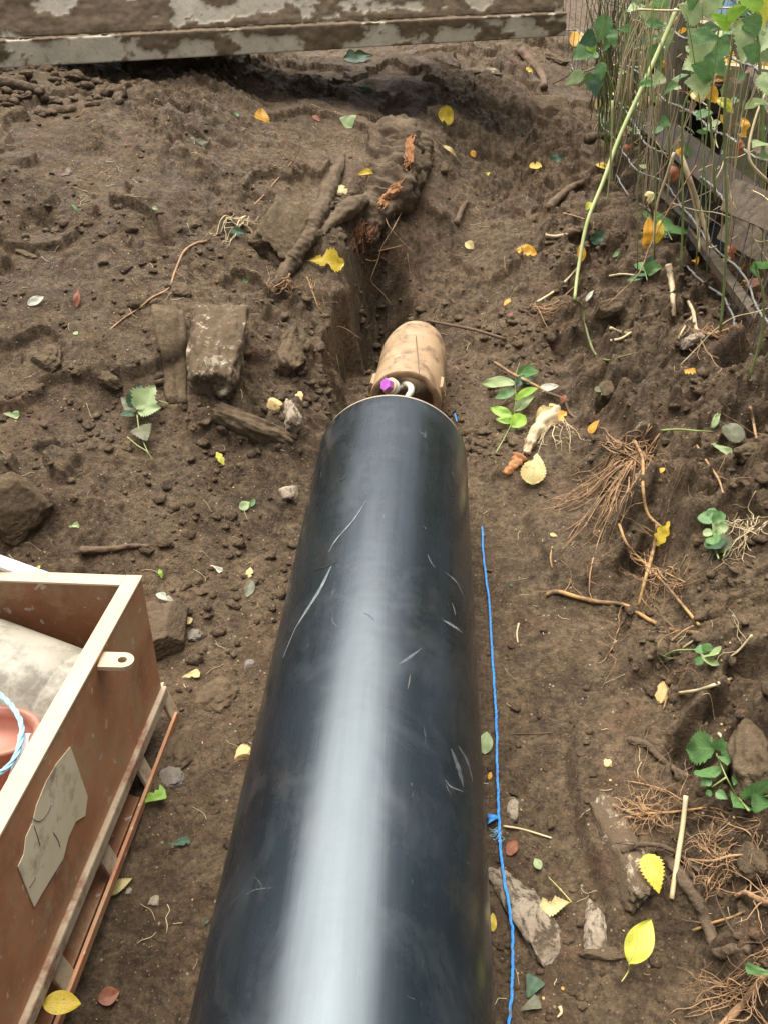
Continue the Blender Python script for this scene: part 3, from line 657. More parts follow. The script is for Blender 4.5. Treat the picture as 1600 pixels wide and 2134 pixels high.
# ---------------------------------------------------------------- stones
def superbox(n, e):
    bm = bmesh.new(); bmesh.ops.create_cube(bm, size=2); bmesh.ops.subdivide_edges(bm, edges=bm.edges[:], cuts=n, use_grid_fill=True)
    V = [v.co.copy() for v in bm.verts]; Fc = [[v.index for v in f.verts] for f in bm.faces]; bm.free()
    out = []
    for v in V:
        r = (abs(v.x) ** e + abs(v.y) ** e + abs(v.z) ** e) ** (1 / e); out.append(v / r)
    return out, Fc
SB = {e: superbox(21, e) for e in (2.4, 4, 7)}
def stone(px, py, wpx, hpx, th, mat, label, e=4, ang=0, seed=0, sink=.4, cuts=3, name='stone', tilt=(0, 0), taper=0, cat='stone', group='stones in the soil', smooth=True, amp=.2):
    p = hit(px, py); k = mpp(p); V, Fc = SB[e]; rs = random.Random(seed * 7 + 3)
    dz = ray(px, py); fac = max(.35, -dz.z)          # foreshortening of what lies flat
    nn = nrm(p.x, p.y, .08); fac = max(.4, abs(dz.dot(nn)))
    sx, sy, sz = wpx * k / 2, hpx * k / 2 / fac, th / 2
    M = nn.to_track_quat('Z', 'Y').to_matrix() @ Matrix.Identity(3)
    yv = Vector((0, 1, 0)); yv = (yv - nn * yv.dot(nn)).normalized(); xv = yv.cross(nn); M = Matrix((xv, yv, nn)).transposed()
    M = M @ Matrix.Rotation(R(-ang), 3, 'Z') @ Matrix.Rotation(R(tilt[0]), 3, 'X') @ Matrix.Rotation(R(tilt[1]), 3, 'Y')
    pl = [(Vector((rs.uniform(-1, 1), rs.uniform(-1, 1), rs.uniform(-.2, 1))).normalized(), rs.uniform(.62, .85)) for _ in range(cuts)]
    out = []
    for v in V:
        v = v.copy(); q = v * 1.5 + Vector((seed * 3.1, 0, 0)); v *= 1 + amp * mnoise.noise(q) + amp * .5 * mnoise.noise(q * 2.7); fine = 1 + amp * .25 * mnoise.noise(q * 5) + amp * .16 * mnoise.noise(q * 11)
        for n_, d_ in pl:
            t = v.dot(n_) - d_
            if t > 0: v -= n_ * t * .92
        v *= fine
        tp = 1 - taper * v.y; out.append(M @ Vector((v.x * sx * tp, v.y * sy, v.z * sz)))
    o = link(name, mesh(name, out, Fc), mat, None, smooth); o.location = p + nn * (sz * (1 - 2 * sink) - .004); add_obst([v + o.location for v in out], Fc); tag(o, label, cat, group); return o
ST = [
 (1104, 1915, 70, 190, .045, 'flint', 'mottled pale elongated stone under the blue rope beside the black pipe', 4, -28, 1, .25, 3, 0),
 (1288, 1758, 68, 185, .045, 'stonewhite', 'long muddy stone with white streaks left of the yellow serrated leaf', 4, -9, 2, .42, 3, .22),
 (1238, 1932, 42, 84, .03, 'flint', 'small pale broken stone left of the large yellow oval leaf', 4, 3, 3, .35, 3, .1),
 (1265, 1990, 90, 20, .02, 'stone', 'narrow brown stone under the stalk of the large yellow oval leaf', 4, 0, 4, .4, 2, 0),
 (32, 1056, 110, 120, .15, 'stone', 'big dark angular stone at the left edge above the tank', 4, 20, 5, .40, 4, .2),
 (92, 748, 62, 36, .07, 'stone', 'brown angular stone in the bank at the far left', 4, -15, 6, .55, 4, .1),
 (350, 1325, 95, 110, .10, 'conglo', 'brown lumpy stone with yellow pieces beside the corner of the tank', 4, -20, 7, .3, 4, -.1),
 (385, 1545, 75, 110, .07, 'stone', 'rounded half buried stone right of the tank legs', 2.4, 5, 8, .58, 2, 0),
 (602, 1028, 56, 34, .04, 'flint', 'buff stone left of the upper end of the black pipe', 4, -10, 9, .55, 3, 0),
 (407, 1326, 28, 22, .03, 'greystone', 'small smooth grey stone beside the lumpy yellow flecked stone', 2.4, 0, 10, .3, 1, 0),
 (455, 1448, 95, 75, .06, 'stone', 'reddish brown stone half buried between the tank and the pipe', 2.4, 15, 11, .6, 2, 0),
 (358, 1620, 48, 34, .025, 'greystone', 'flat grey brown stone above the bright green leaf', 2.4, -10, 12, .4, 1, 0),
 (508, 1573, 30, 26, .028, 'yellowstone', 'small bright yellow stone left of the pipe', 4, 0, 13, .2, 3, 0),
 (598, 470, 84, 105, .14, 'stone', 'squared muddy stone left of the broken root', 7, 3, 14, .55, 2, 0),
 (452, 745, 100, 150, .17, 'stonewhite', 'large muddy block with a white streak down its face', 7, -9, 15, .34, 0, -.14),
 (612, 742, 58, 60, .09, 'stone', 'brown stone standing in the bank left of the clay pipe', 4, -8, 16, .55, 3, .1),
 (530, 885, 190, 50, .12, 'stone', 'wide ledge of muddy stone below the white streaked block', 2.4, 6, 17, .70, 1, 0),
 (608, 868, 36, 50, .05, 'flint', 'small pale stone at the right end of the muddy ledge', 4, -20, 18, .3, 2, 0),
 (572, 844, 28, 18, .03, 'yellowstone', 'tiny buff stone above the muddy ledge', 4, 0, 19, .3, 2, 0),
 (622, 826, 18, 18, .02, 'yellowstone', 'tiny tan stone left of the rim of the black pipe', 4, 0, 20, .3, 2, 0),
 (380, 610, 36, 26, .04, 'stone', 'small brown stone beside the thin curved root', 2.4, 0, 21, .3, 2, 0),
 (535, 502, 34, 22, .035, 'stone', 'small tan stone below the dark ivy leaf', 2.4, 0, 22, .25, 2, 0),
 (1145, 222, 80, 26, .08, 'stone', 'flat pale brown stone under the corner of the metal plate', 4, -5, 23, .5, 3, 0),
 (1160, 130, 50, 16, .08, 'stone', 'brown stone right of the end of the metal plate', 4, 10, 24, .3, 3, 0),
 (1000, 150, 66, 22, .06, 'stonewhite', 'white flecked lump of stone under the metal plate', 4, -20, 25, .4, 3, 0),
 (1110, 450, 30, 20, .02, 'stone', 'small tan stone flat on the far right slope', 2.4, 0, 26, .3, 1, 0),
 (926, 348, 16, 16, .02, 'stone', 'tiny tan stone beside the broken root', 2.4, 0, 27, .3, 1, 0),
 (1265, 640, 60, 34, .05, 'stone', 'muddy stone on the slope right of the leaning stem', 4, 0, 28, .4, 3, 0),
 (1440, 712, 46, 16, .03, 'flint', 'thin pale stone flake below the fence', 4, -6, 29, .2, 2, 0),
 (1375, 1360, 44, 40, .05, 'stone', 'muddy stone beside the small round leaved plant', 4, 0, 30, .4, 3, 0),
 (1380, 1440, 36, 40, .03, 'yellowstone', 'buff smear of stone in the right bank', 4, 0, 31, .48, 2, 0),
 (1560, 1540, 90, 120, .14, 'stone', 'big rounded earthy stone at the right edge of the photo', 2.4, 10, 32, .72, 3, 0),
 (1570, 1790, 50, 60, .05, 'stone', 'pale brown stone at the right edge among the fine roots', 2.4, 0, 33, .35, 2, 0),
 (1412, 1730, 60, 30, .03, 'stone', 'flat muddy stone above the thick bent root', 4, 12, 34, .4, 2, 0),
 (1265, 1590, 16, 16, .012, 'yellowstone', 'tiny round tan stone left of the nettle seedling', 2.4, 0, 35, .3, 1, 0),
 (322, 1878, 22, 16, .012, 'flint', 'tiny pink stone below the dull yellow leaf', 4, 0, 36, .2, 2, 0),
 (268, 1858, 12, 10, .010, 'flint', 'tiny white stone at the edge of the dull yellow leaf', 4, 0, 37, .2, 2, 0),
 (1068, 1688, 26, 44, .02, 'flint', 'small mottled stone right of the blue rope knot', 4, -10, 38, .4, 2, 0),
 (360, 655, 26, 10, .02, 'flint', 'white crumb at the head of the broken pipe shard', 4, 0, 39, .1, 2, 0),
 (520, 1385, 22, 20, .02, 'greystone', 'tiny grey stone in the middle of the left floor', 2.4, 0, 40, .4, 1, 0),
 (1265, 810, 26, 24, .03, 'stone', 'little earthy stone on the right slope above the fibrous roots', 4, 0, 41, .3, 2, 0),
 (60, 530, 46, 20, .05, 'stone', 'flat brown stone in the far left bank', 4, 0, 42, .6, 2, 0),
 (225, 790, 60, 26, .05, 'stone', 'low lump of stone left of the leafy green sprig', 2.4, 8, 43, .5, 2, 0),
 (1560, 940, 50, 26, .05, 'stone', 'earthy stone at the right edge beside the green leaf', 4, 0, 44, .5, 2, 0),
]
for px, py, wd, ht, th, mt, lb, e, ang, seed, sink, cuts, tp in ST:
    stone(px, py, wd, ht, th, mt, lb, e, ang, seed, sink, cuts, taper=tp)
# blue rope along the pipe
rp = [(1003, 1104), (1008, 1180), (1018, 1260), (1022, 1340), (1028, 1420), (1032, 1500), (1034, 1570), (1035, 1640), (1038, 1705), (1040, 1765), (1048, 1830), (1060, 1900), (1066, 1960), (1066, 2020), (1064, 2080), (1058, 2140), (1052, 2200)]
P = spline([hit2(*q) + Vector((0, 0, .004)) for q in rp], 8)
Z = [p.z for p in P]
for i in range(len(P)): P[i].x += .0022 * mnoise.noise(Vector((i * .37, 0, 0))) + .0012 * mnoise.noise(Vector((i * 1.1, 3, 0)))
for i in range(len(P)): P[i].z = sum(Z[max(0, i - 5):i + 6]) / len(Z[max(0, i - 5):i + 6]) + .006
rope = empty('rope', P[60], 'bright blue twisted rope lying along the right side of the black pipe', 'rope')
child(rope_mesh(dense(P, .0022), .0030, 'blue', name='strand'), rope)
kp = hit(1038, 1712) + Vector((0, 0, .012)); random.seed(8)
mb = MB()
for i in range(7):
    e = hit(1014 + random.random() * 3, 1704 + i * 3.2) + Vector((0, 0, .012)); mb.tube(spline([kp + Vector((0, random.uniform(-.004, .004), 0)), (kp + e) / 2 + Vector((0, 0, .004)), e], 3), .0016, 5)
child(mb.build('tag_end', 'blue'), rope)
mb = MB()
for i in range(14):
    p = kp + Vector((random.uniform(-.003, .003), -.02 - random.random() * .03, 0)); Q = [p]
    for k in range(4): Q.append(Q[-1] + Vector((random.uniform(-.010, .004), random.uniform(-.008, .006), random.uniform(-.003, .004))))
    mb.tube(spline(Q, 3), .0004, 4)
child(mb.build('frayed_fibre', 'paleblue'), rope)
# broken pipe shard left of the block: a curved muddy plate standing in the bank
p = hit(365, 850); q = hit(365, 690); V = []; nu, nv = 14, 16
for j in range(nv):
    for i in range(nu):
        u, v = i / (nu - 1), j / (nv - 1); x = 322 + 62 * u + 32 * v * (1 - u) ; y = 655 + 190 * v * (.55 + .45 * u) if False else 655 + 185 * v
        b_ = hit(x, y); V.append(b_ + nrm(b_.x, b_.y, .06) * (.040 * (1 - .6 * u) * (1 - 1.1 * v) - .012 + .012 * mnoise.noise(Vector((u * 3, v * 3, 5)))))
o = link('clay_shard', mesh('clay_shard', V, [(j * nu + i, j * nu + i + 1, (j + 1) * nu + i + 1, (j + 1) * nu + i) for j in range(nv - 1) for i in range(nu - 1)]), 'stone'); md = o.modifiers.new('s', 'SOLIDIFY'); md.thickness = .016
tag(centre(o), 'dark muddy curved shard standing left of the white streaked block', 'shard')

# ---------------------------------------------------------------- roots, logs and twigs
def stick(name, pts, r0, r1, mat, label, cat='root', group=None, lift=.6, jit=.25, seed=1, k=6, n=8, sides=0, parent=None):
    """r0, r1 in photo pixels at its place"""
    P = [hit(q[0], q[1]) for q in pts]; m = sum(mpp(p) for p in P) / len(P)
    if mat in ('gold_root', 'root'): r0, r1 = r0 * .72, r1 * .62
    for i, q in enumerate(pts): P[i] = P[i] + Vector((0, 0, r0 * m * lift + (q[2] if len(q) > 2 else 0)))
    Q = spline(P, k); rr = random.Random(seed)
    mb = MB(); big = r0 > 5.5; Q = spline(P, k * 2) if big else Q; mb.tube(Q, lambda t: m * (r0 + (r1 - r0) * t) * (1 + jit * .6 * mnoise.noise(Vector((t * 9, seed, 0)))), n * (2 if big else 1), jit, seed, 1.0, .11 if big else 0)
    for s in range(sides):
        i = rr.randrange(2, len(Q) - 1); a = Q[i]; T_ = [a]; d = Vector((rr.uniform(-1, 1), rr.uniform(-1, 1), rr.uniform(-.1, .4))).normalized()
        for _ in range(rr.randint(4, 8)): d = (d + Vector((rr.uniform(-.5, .5), rr.uniform(-.5, .5), rr.uniform(-.3, .2)))).normalized(); p = T_[-1] + d * m * 11; p.z = max(p.z, hz(p.x, p.y) + .001); T_.append(p)
        rs_ = m * max(.7, r0 * .22); mb.tube(T_, lambda t: rs_ * (1 - .7 * t), 5)
    o = mb.build(name, mat, None)
    if parent is not None: child(o, parent); return o
    return tag(centre(o), label, cat, group)
G1 = 'roots and twigs lying on the soil'
stick('root', [(432, 504), (405, 511), (383, 528), (365, 570), (352, 603), (318, 622), (290, 645), (255, 668), (215, 702)], 4.0, 1.8, 'root', 'long thin pale root curving down the left bank', group=G1, sides=5, seed=3)
stick('twig', [(1390, 560), (1396, 595), (1399, 630), (1401, 668)], 6.5, 3.5, 'palewood', 'stout pale peeled twig upright on the right slope below the fence', 'twig', G1, 1.2, .2, 4)
stick('twig', [(1420, 1680, .03), (1412, 1745, .035), (1403, 1810, .03), (1395, 1882, .01)], 4.5, 4.5, 'straw', 'straight pale straw standing beside the yellow serrated leaf', 'twig', G1, 1, .1, 5)
stick('root', [(1372, 1772), (1398, 1805), (1425, 1845), (1452, 1885), (1470, 1930), (1495, 1990), (1520, 1982), (1560, 1985)], 12, 8, 'muddyroot', 'thick bent muddy root at the lower right', group=G1, seed=6, n=12, sides=7)
stick('root', [(1138, 1243), (1160, 1237), (1200, 1248), (1245, 1258), (1298, 1264), (1330, 1283), (1362, 1302), (1405, 1318), (1452, 1324)], 7, 6, 'gold_root', 'orange brown root lying across the right slope', group=G1, lift=1.0, seed=7, sides=12)
stick('root', [(1318, 940, .03), (1332, 985, .04), (1334, 1040, .03), (1345, 1085, .02), (1378, 1118, .02)], 5, 4, 'gold_root', 'upright orange root below the fibrous root tuft', group=G1, lift=1, seed=8, sides=6)
stick('root', [(1362, 1120, .04), (1352, 1180, .05), (1338, 1230, .04), (1325, 1280, .02)], 6, 4.5, 'gold_root', 'golden root stub standing on the long orange brown root', group=G1, lift=1, seed=9, sides=5)
stick('root', [(1285, 1112, .03), (1300, 1160, .04), (1330, 1193, .04), (1368, 1225, .03), (1408, 1265, .02), (1453, 1312, .01)], 4, 4.5, 'gold_root', 'long golden root slanting down to the right end of the orange one', group=G1, lift=1, seed=10, sides=8)
stick('root', [(1310, 1182, .03), (1350, 1196, .03), (1390, 1212, .02), (1425, 1222, .01)], 3.5, 2, 'gold_root', 'thin yellow root crossing above the orange brown root', group=G1, lift=1, seed=11, sides=4)
stick('root', [(1395, 1345, .01), (1418, 1330, .02), (1440, 1318, .02)], 3.5, 3, 'root', 'short reddish root stub right of the orange brown root', group=G1, seed=12)
stick('twig', [(1048, 1723), (1080, 1728), (1110, 1736), (1148, 1748)], 2.2, 1.8, 'straw', 'thin curved yellow stalk right of the blue rope knot', 'twig', G1, 1, .1, 13)
stick('root', [(1310, 1545), (1345, 1555), (1372, 1582), (1400, 1605), (1432, 1622)], 8, 5, 'muddyroot', 'short muddy root left of the nettle seedling', group=G1, seed=14, sides=8, n=10)
stick('twig', [(1414, 1447), (1450, 1442), (1486, 1430), (1522, 1417)], 3.5, 3, 'straw', 'pale dry twig below the small round leaved plant', 'twig', G1, 1, .2, 15)
stick('twig', [(1402, 1366), (1432, 1345), (1460, 1325)], 2.6, 2, 'straw', 'thin straw leading to the small round leaved plant', 'twig', G1, 1, .2, 16)
stick('twig', [(1028, 768, .02), (1062, 795, .03), (1105, 818, .03), (1135, 830, .02)], 5, 4, 'gold_root', 'tan twig over the green leafy sprig', 'twig', G1, 1, .2, 17)
stick('root', [(1135, 830, .02), (1170, 845, .02), (1190, 868), (1228, 882)], 4, 2.5, 'darkroot', 'dark thin root running from the tan twig to the fibrous root tuft', group=G1, seed=18, sides=3)
stick('twig', [(888, 693, .05), (925, 700, .05), (985, 708, .04), (1052, 714, .01)], 2.5, 3.5, 'darkroot', 'grey brown twig with one end resting on the clay pipe', 'twig', G1, 1, .2, 19)
stick('twig', [(1020, 708), (1028, 690), (1032, 672)], 1.6, 1.0, 'darkroot', 'tiny side twig right of the clay pipe', 'twig', G1, 1, .2, 20)
stick('root', [(170, 1151), (205, 1150), (240, 1148), (275, 1142), (312, 1142)], 8, 4, 'darkroot', 'dark stubby root lying above the tank', group=G1, seed=21, n=10)
stick('root', [(-20, 175), (25, 182), (60, 190), (95, 196)], 9, 8, 'muddyroot', 'pale muddy branch at the far left under the metal plate', group=G1, seed=22, n=10)
stick('root', [(1600, 2030), (1575, 2055), (1540, 2100), (1495, 2150)], 8, 10, 'root', 'reddish brown root in the bottom right corner', group=G1, lift=1.5, seed=23, n=10, sides=9)
stick('root', [(1600, 1900, .02), (1570, 1892, .02), (1545, 1878, .02), (1530, 1872)], 9, 6, 'root', 'brown root end at the right edge with fine rootlets', group=G1, lift=1.2, seed=24, sides=16)
stick('root', [(1440, 1945), (1480, 1930), (1520, 1918), (1550, 1905)], 3, 3.5, 'gold_root', 'thin golden root crossing the thick bent root', group=G1, lift=5, seed=25)
stick('root', [(1290, 1790, .02), (1325, 1782, .03), (1372, 1785, .03), (1420, 1805, .02), (1450, 1825, .01)], 5, 4, 'muddyroot', 'muddy root passing behind the yellow serrated leaf', group=G1, lift=1.0, seed=26, sides=10)
stick('twig', [(1562, 1845, .02), (1582, 1835, .02), (1602, 1825, .02)], 5, 4, 'palewood', 'cut pale twig at the right edge', 'twig', G1, 1.2, .2, 27)
stick('root', [(1425, 1805, .02), (1470, 1815, .03), (1510, 1805, .03), (1555, 1795, .02)], 4, 3, 'root', 'brown root running level towards the right edge', group=G1, lift=1.0, seed=28, sides=14)
stick('root', [(1305, 1630), (1345, 1638), (1385, 1650), (1420, 1670)], 2.5, 2, 'root', 'fine arched root below the muddy root', group=G1, lift=2, seed=29, sides=8)
stick('root', [(1310, 1702), (1360, 1698), (1410, 1695), (1460, 1688)], 4, 3, 'gold_root', 'straight yellow root running to the nettle seedling', group=G1, lift=2, seed=30, sides=12)
stick('root', [(1500, 1695), (1520, 1720), (1560, 1738), (1590, 1800)], 2.5, 2, 'root', 'thin winding root under the nettle seedling', group=G1, lift=1, seed=31, sides=6)
stick('root', [(1450, 930), (1472, 965), (1495, 1000), (1505, 1030)], 3.5, 2.5, 'root', 'thin orange root below the bright green stem', group=G1, lift=1, seed=32, sides=4)
stick('root', [(1555, 870, .03), (1562, 900, .03), (1570, 930, .02)], 4.5, 3.5, 'root', 'short upright root at the right edge', group=G1, lift=1, seed=33, sides=3)
stick('twig', [(1118, 635), (1150, 615), (1180, 588), (1205, 560)], 2.6, 2, 'straw', 'fine straw root leaning towards the green stem', 'twig', G1, 2, .2, 34)
stick('twig', [(1125, 645), (1160, 632), (1195, 600)], 2.2, 1.6, 'root', 'thin brown root beside the fine straw root', 'twig', G1, 2, .2, 35)
stick('twig', [(1268, 578), (1295, 574), (1325, 577)], 2.4, 2, 'straw', 'thin pale stalk touching the green seedling on the slope', 'twig', G1, 1, .2, 36)
stick('twig', [(1270, 688), (1290, 696), (1312, 700)], 3.0, 3, 'straw', 'short pale straw right of the leaning stem', 'twig', G1, 1.4, .2, 37)
stick('twig', [(1270, 714), (1292, 710), (1313, 697)], 3.0, 2.4, 'straw', 'bent pale straw under the short one', 'twig', G1, 1.4, .2, 38)
stick('twig', [(1428, 640, .02), (1440, 665, .02), (1448, 690), (1462, 700), (1475, 702)], 3.5, 4, 'palewood', 'crooked pale twig under the lowest fence wire', 'twig', G1, 1.4, .2, 39)
stick('twig', [(1462, 655), (1445, 660), (1425, 685), (1412, 710)], 2.5, 1.6, 'straw', 'thin forked straw crossing the crooked pale twig', 'twig', G1, 1.4, .2, 40)
stick('twig', [(1475, 702), (1495, 698), (1515, 692)], 5, 4, 'gold_root', 'yellow brown stub right of the crooked pale twig', 'twig', G1, 1.4, .2, 41)
stick('twig', [(1135, 494), (1155, 497), (1182, 492)], 3.2, 3, 'straw', 'short pale stick on the far right slope', 'twig', G1, 1.2, .2, 42)
stick('twig', [(1172, 446), (1195, 452), (1220, 460)], 2.2, 2, 'root', 'thin brown stick above the short pale one', 'twig', G1, 1.2, .2, 43)
stick('root', [(1085, 112), (1105, 138), (1128, 165), (1132, 190)], 8, 6, 'darkroot', 'dark root hanging below the right end of the metal plate', group=G1, seed=44, n=10)
stick('root', [(1140, 440), (1165, 415), (1190, 395), (1215, 385)], 8, 6, 'darkroot', 'dark muddy root on the far right slope', group=G1, seed=45, n=10)
stick('root', [(1180, 492), (1208, 486), (1235, 495)], 9, 7, 'darkroot', 'stubby dark root behind the leaning stem', group=G1, seed=46, n=10)
stick('root', [(950, 470), (962, 440), (972, 425)], 6, 4, 'darkroot', 'short dark root right of the hollow', group=G1, seed=47, n=8)
stick('root', [(1218, 300), (1235, 292), (1262, 295), (1285, 290)], 9, 7, 'muddyroot', 'brown root end poking from the bank under the fence', group=G1, seed=48, n=10)
stick('twig', [(1280, 238, .02), (1300, 234, .03), (1322, 236, .03)], 3.6, 3, 'palewood', 'short pale twig poking out beside the fence weeds', 'twig', G1, 1.2, .2, 49)
stick('root', [(520, 440), (550, 410), (580, 375), (605, 345), (612, 335)], 1.8, 1.2, 'root', 'very thin root above the squared muddy stone', group=G1, lift=2, seed=50, sides=5)
stick('root', [(640, 580), (655, 620), (668, 650), (705, 690)], 2.0, 1.2, 'root', 'thin root hanging down the edge of the left bank', group=G1, lift=2, seed=51, sides=6)
stick('root', [(1080, 1300), (1076, 1320), (1078, 1340)], 2.0, 1.5, 'straw', 'tiny hooked straw on the floor right of the pipe', 'twig', group=G1, seed=52)
stick('root', [(1150, 1140), (1146, 1165), (1150, 1185)], 3.2, 2.5, 'root', 'short drooping root at the left of the fibrous tuft', group=G1, seed=53)
stick('root', [(1235, 1165), (1228, 1200), (1226, 1240)], 2.6, 2, 'root', 'thin root hanging above the orange brown root', group=G1, lift=1.5, seed=54, sides=4)
stick('root', [(1300, 1290), (1285, 1320), (1275, 1350), (1262, 1370)], 2.6, 1.6, 'root', 'thin root hanging below the orange brown root', group=G1, lift=1.5, seed=55, sides=8)
stick('root', [(1380, 1480), (1398, 1430), (1405, 1400), (1385, 1420)], 2.0, 1.6, 'root', 'thin curved root under the small round leaved plant', group=G1, lift=1.5, seed=56, sides=4)
stick('root', [(1560, 1340, .02), (1535, 1360), (1500, 1380)], 2.4, 1.6, 'straw', 'thin pale root right of the small round leaved plant', group=G1, lift=1.5, seed=57, sides=3)
stick('twig', [(1495, 1532), (1515, 1555), (1538, 1575)], 3.2, 2.5, 'straw', 'pale twig above the nettle seedling', 'twig', G1, 1.5, .2, 58)
stick('twig', [(1470, 1562), (1505, 1558), (1540, 1552)], 2.8, 2.5, 'straw', 'level pale twig crossing above the nettle seedling', 'twig', G1, 2.5, .2, 59)
stick('twig', [(1030, 1530), (1090, 1530), (1150, 1528)], 1.1, .8, 'darkroot', 'very fine dark rootlet on the floor right of the rope', 'twig', G1, 1.0, .2, 60)
stick('twig', [(1165, 2100), (1168, 2112), (1160, 2122)], 4, 1.5, 'straw', 'little pale splinter at the bottom of the photo', 'twig', G1, 1.0, .2, 61)

# fibrous tufts
def tuft(ox, oy, ends, n, r, mat, label, seed, spread=26, rise=.03):
    rr = random.Random(seed); mb = MB(); o0 = hit(ox, oy) + Vector((0, 0, rise))
    for i in range(n):
        ex, ey = rr.choice(ends); e = hit(ex + rr.gauss(0, spread), ey + rr.gauss(0, spread)); s = o0 + Vector((rr.gauss(0, .018), rr.gauss(0, .018), rr.gauss(0, .008)))
        m = 7; P = []
        w1 = Vector((rr.gauss(0, 1), rr.gauss(0, 1), 0)) * .012
        for k in range(m + 1):
            t = k / m; p = s.lerp(e, t) + w1 * math.sin(t * 3.1) + Vector((rr.gauss(0, .004), rr.gauss(0, .004), 0)); p.z = max(hz(p.x, p.y) + .002 + .02 * math.sin(math.pi * t) * rr.random(), s.z * (1 - t) + e.z * t - .01); P.append(p)
        q = mpp(s) * r * .75 * rr.uniform(.4, 1.3); mb.tube(spline(P, 3), lambda t: q * (1 - .65 * t), 5)
        for b_ in range(rr.randint(1, 3)):
            a = P[rr.randint(2, m - 1)]; d = Vector((rr.gauss(0, 1), rr.gauss(0, 1), rr.gauss(0, .3))).normalized(); T_ = [a]
            for k in range(4): d = (d + Vector((rr.gauss(0, .35), rr.gauss(0, .35), 0))).normalized(); p = T_[-1] + d * .009; p.z = max(p.z, hz(p.x, p.y) + .001); T_.append(p)
            mb.tube(T_, q * .4, 4)
    o = mb.build('root_tuft', mat); return tag(centre(o), label, 'roots', 'tufts of fibrous roots')
tuft(1335, 965, [(1180, 1000), (1160, 1060), (1170, 1110), (1215, 1130), (1240, 1090), (1200, 1040), (1290, 1100)], 52, 2.3, 'root', 'big tuft of brown fibrous roots on the right slope', 1, 16)
tuft(1290, 945, [(1390, 970), (1400, 1000), (1360, 930), (1250, 905)], 16, 2.0, 'root', 'loose brown roots at the top of the big fibrous tuft', 2, 12)
tuft(1340, 1700, [(1275, 1690), (1300, 1740), (1330, 1660), (1380, 1660), (1270, 1760), (1400, 1740)], 26, 1.7, 'root', 'tuft of fine brown roots above the long white streaked stone', 3, 14)
tuft(1500, 1800, [(1440, 1760), (1420, 1830), (1560, 1760), (1580, 1850), (1470, 1880), (1540, 1700)], 24, 1.6, 'root', 'straggling fine roots spread over the lower right bank', 4, 22)
tuft(1560, 1110, [(1500, 1100), (1590, 1140), (1480, 1180), (1590, 1080), (1540, 1160)], 16, 1.6, 'straw', 'straw coloured roots right of the green seedling cluster', 5, 14)
tuft(1365, 1215, [(1330, 1150), (1400, 1180), (1290, 1190), (1420, 1240), (1360, 1270)], 22, 1.6, 'root', 'fine roots tangled round the golden root stub', 6, 16)
tuft(1560, 2080, [(1480, 2050), (1450, 2100), (1440, 2060), (1580, 2030), (1420, 2120)], 22, 1.7, 'root', 'fine red roots in the bottom right corner', 7, 18)
tuft(1160, 880, [(1120, 930), (1090, 960), (1180, 930), (1220, 905)], 14, 1.8, 'straw', 'pale frayed roots under the palest yellow leaf', 8, 12)
tuft(1120, 650, [(1090, 660), (1060, 640), (1140, 700), (1180, 640)], 9, 1.6, 'root', 'sparse roots right of the clay pipe', 9, 12)
tuft(500, 470, [(455, 490), (470, 510), (520, 490), (540, 470)], 12, 1.8, 'straw', 'pale knot of roots by the dark ivy leaf', 10, 6)
tuft(600, 590, [(560, 600), (605, 620), (575, 625), (620, 610)], 10, 2.2, 'root', 'small rootlets at the foot of the lower broken branch', 11, 6)
tuft(1440, 700, [(1400, 720), (1520, 700), (1470, 760), (1540, 720)], 14, 1.5, 'root', 'fine roots tangled in the bank under the fence', 12, 20)
# split pale wood under the yellow leaf pair
stick('split_root', [(1155, 868, .01), (1125, 895, .01), (1105, 925, .005), (1095, 950)], 17, 7, 'palewood', 'freshly split pale root on the slope right of the pipe', 'root', G1, .3, .4, 70, n=12)
stick('split_root', [(1085, 955), (1068, 975), (1052, 990)], 14, 8, 'torn', 'reddish torn root below the freshly split pale one', 'root', G1, .1, .5, 71, n=12)

# the broken stump
def tube_px(name, pts, mat, jit, seed, n=16, flat=1.0, k=16):
    n = n * 2
    """pts: (px, py, Y offset from the soil, radius m)"""
    P = [hit(a, b) + Vector((0, 0, z)) for a, b, z, r in pts]; rr_ = [r for *_, r in pts]
    def rf(t): x = t * (len(rr_) - 1); i = min(int(x), len(rr_) - 2); return rr_[i] + (rr_[i + 1] - rr_[i]) * (x - i)
    mb = MB().tube(spline(P, k), lambda t: rf(t) * (1 + .25 * mnoise.noise(Vector((t * 8, seed, 2)))), n, jit * .8, seed, flat, .15); add_obst(mb.V, mb.F); return mb.build(name, mat)
sp = hit(800, 400); stump = empty('broken_stump', (sp.x, sp.y, sp.z), 'large muddy broken root stump with torn orange wood behind the clay pipe', 'stump')
child(tube_px('main_root', [(790, 245, -.09, .06), (822, 262, -.05, .11), (830, 315, -.03, .13), (815, 375, -.02, .135), (790, 425, .01, .11), (772, 470, .04, .08), (765, 515, .02, .035)], 'muddyroot', .35, 2, 22, .8), stump)
child(tube_px('branch', [(716, 322, .0, .010), (704, 360, .012, .030), (688, 400, .016, .038), (672, 440, .018, .034), (655, 470, .014, .042), (645, 488, .0, .015)], 'muddyroot', .3, 3, 14), stump)
child(tube_px('branch', [(860, 398, .0, .04), (810, 428, .04, .044), (770, 436, .045, .030), (725, 455, .035, .038), (690, 476, .02, .026), (664, 492, .0, .010)], 'muddyroot', .3, 4, 14), stump)
child(tube_px('branch', [(662, 496, .01, .012), (648, 508, .03, .034), (632, 530, .03, .028), (606, 560, .02, .032), (585, 582, .0, .022), (568, 592, -.01, .012)], 'muddyroot', .3, 5, 14), stump)
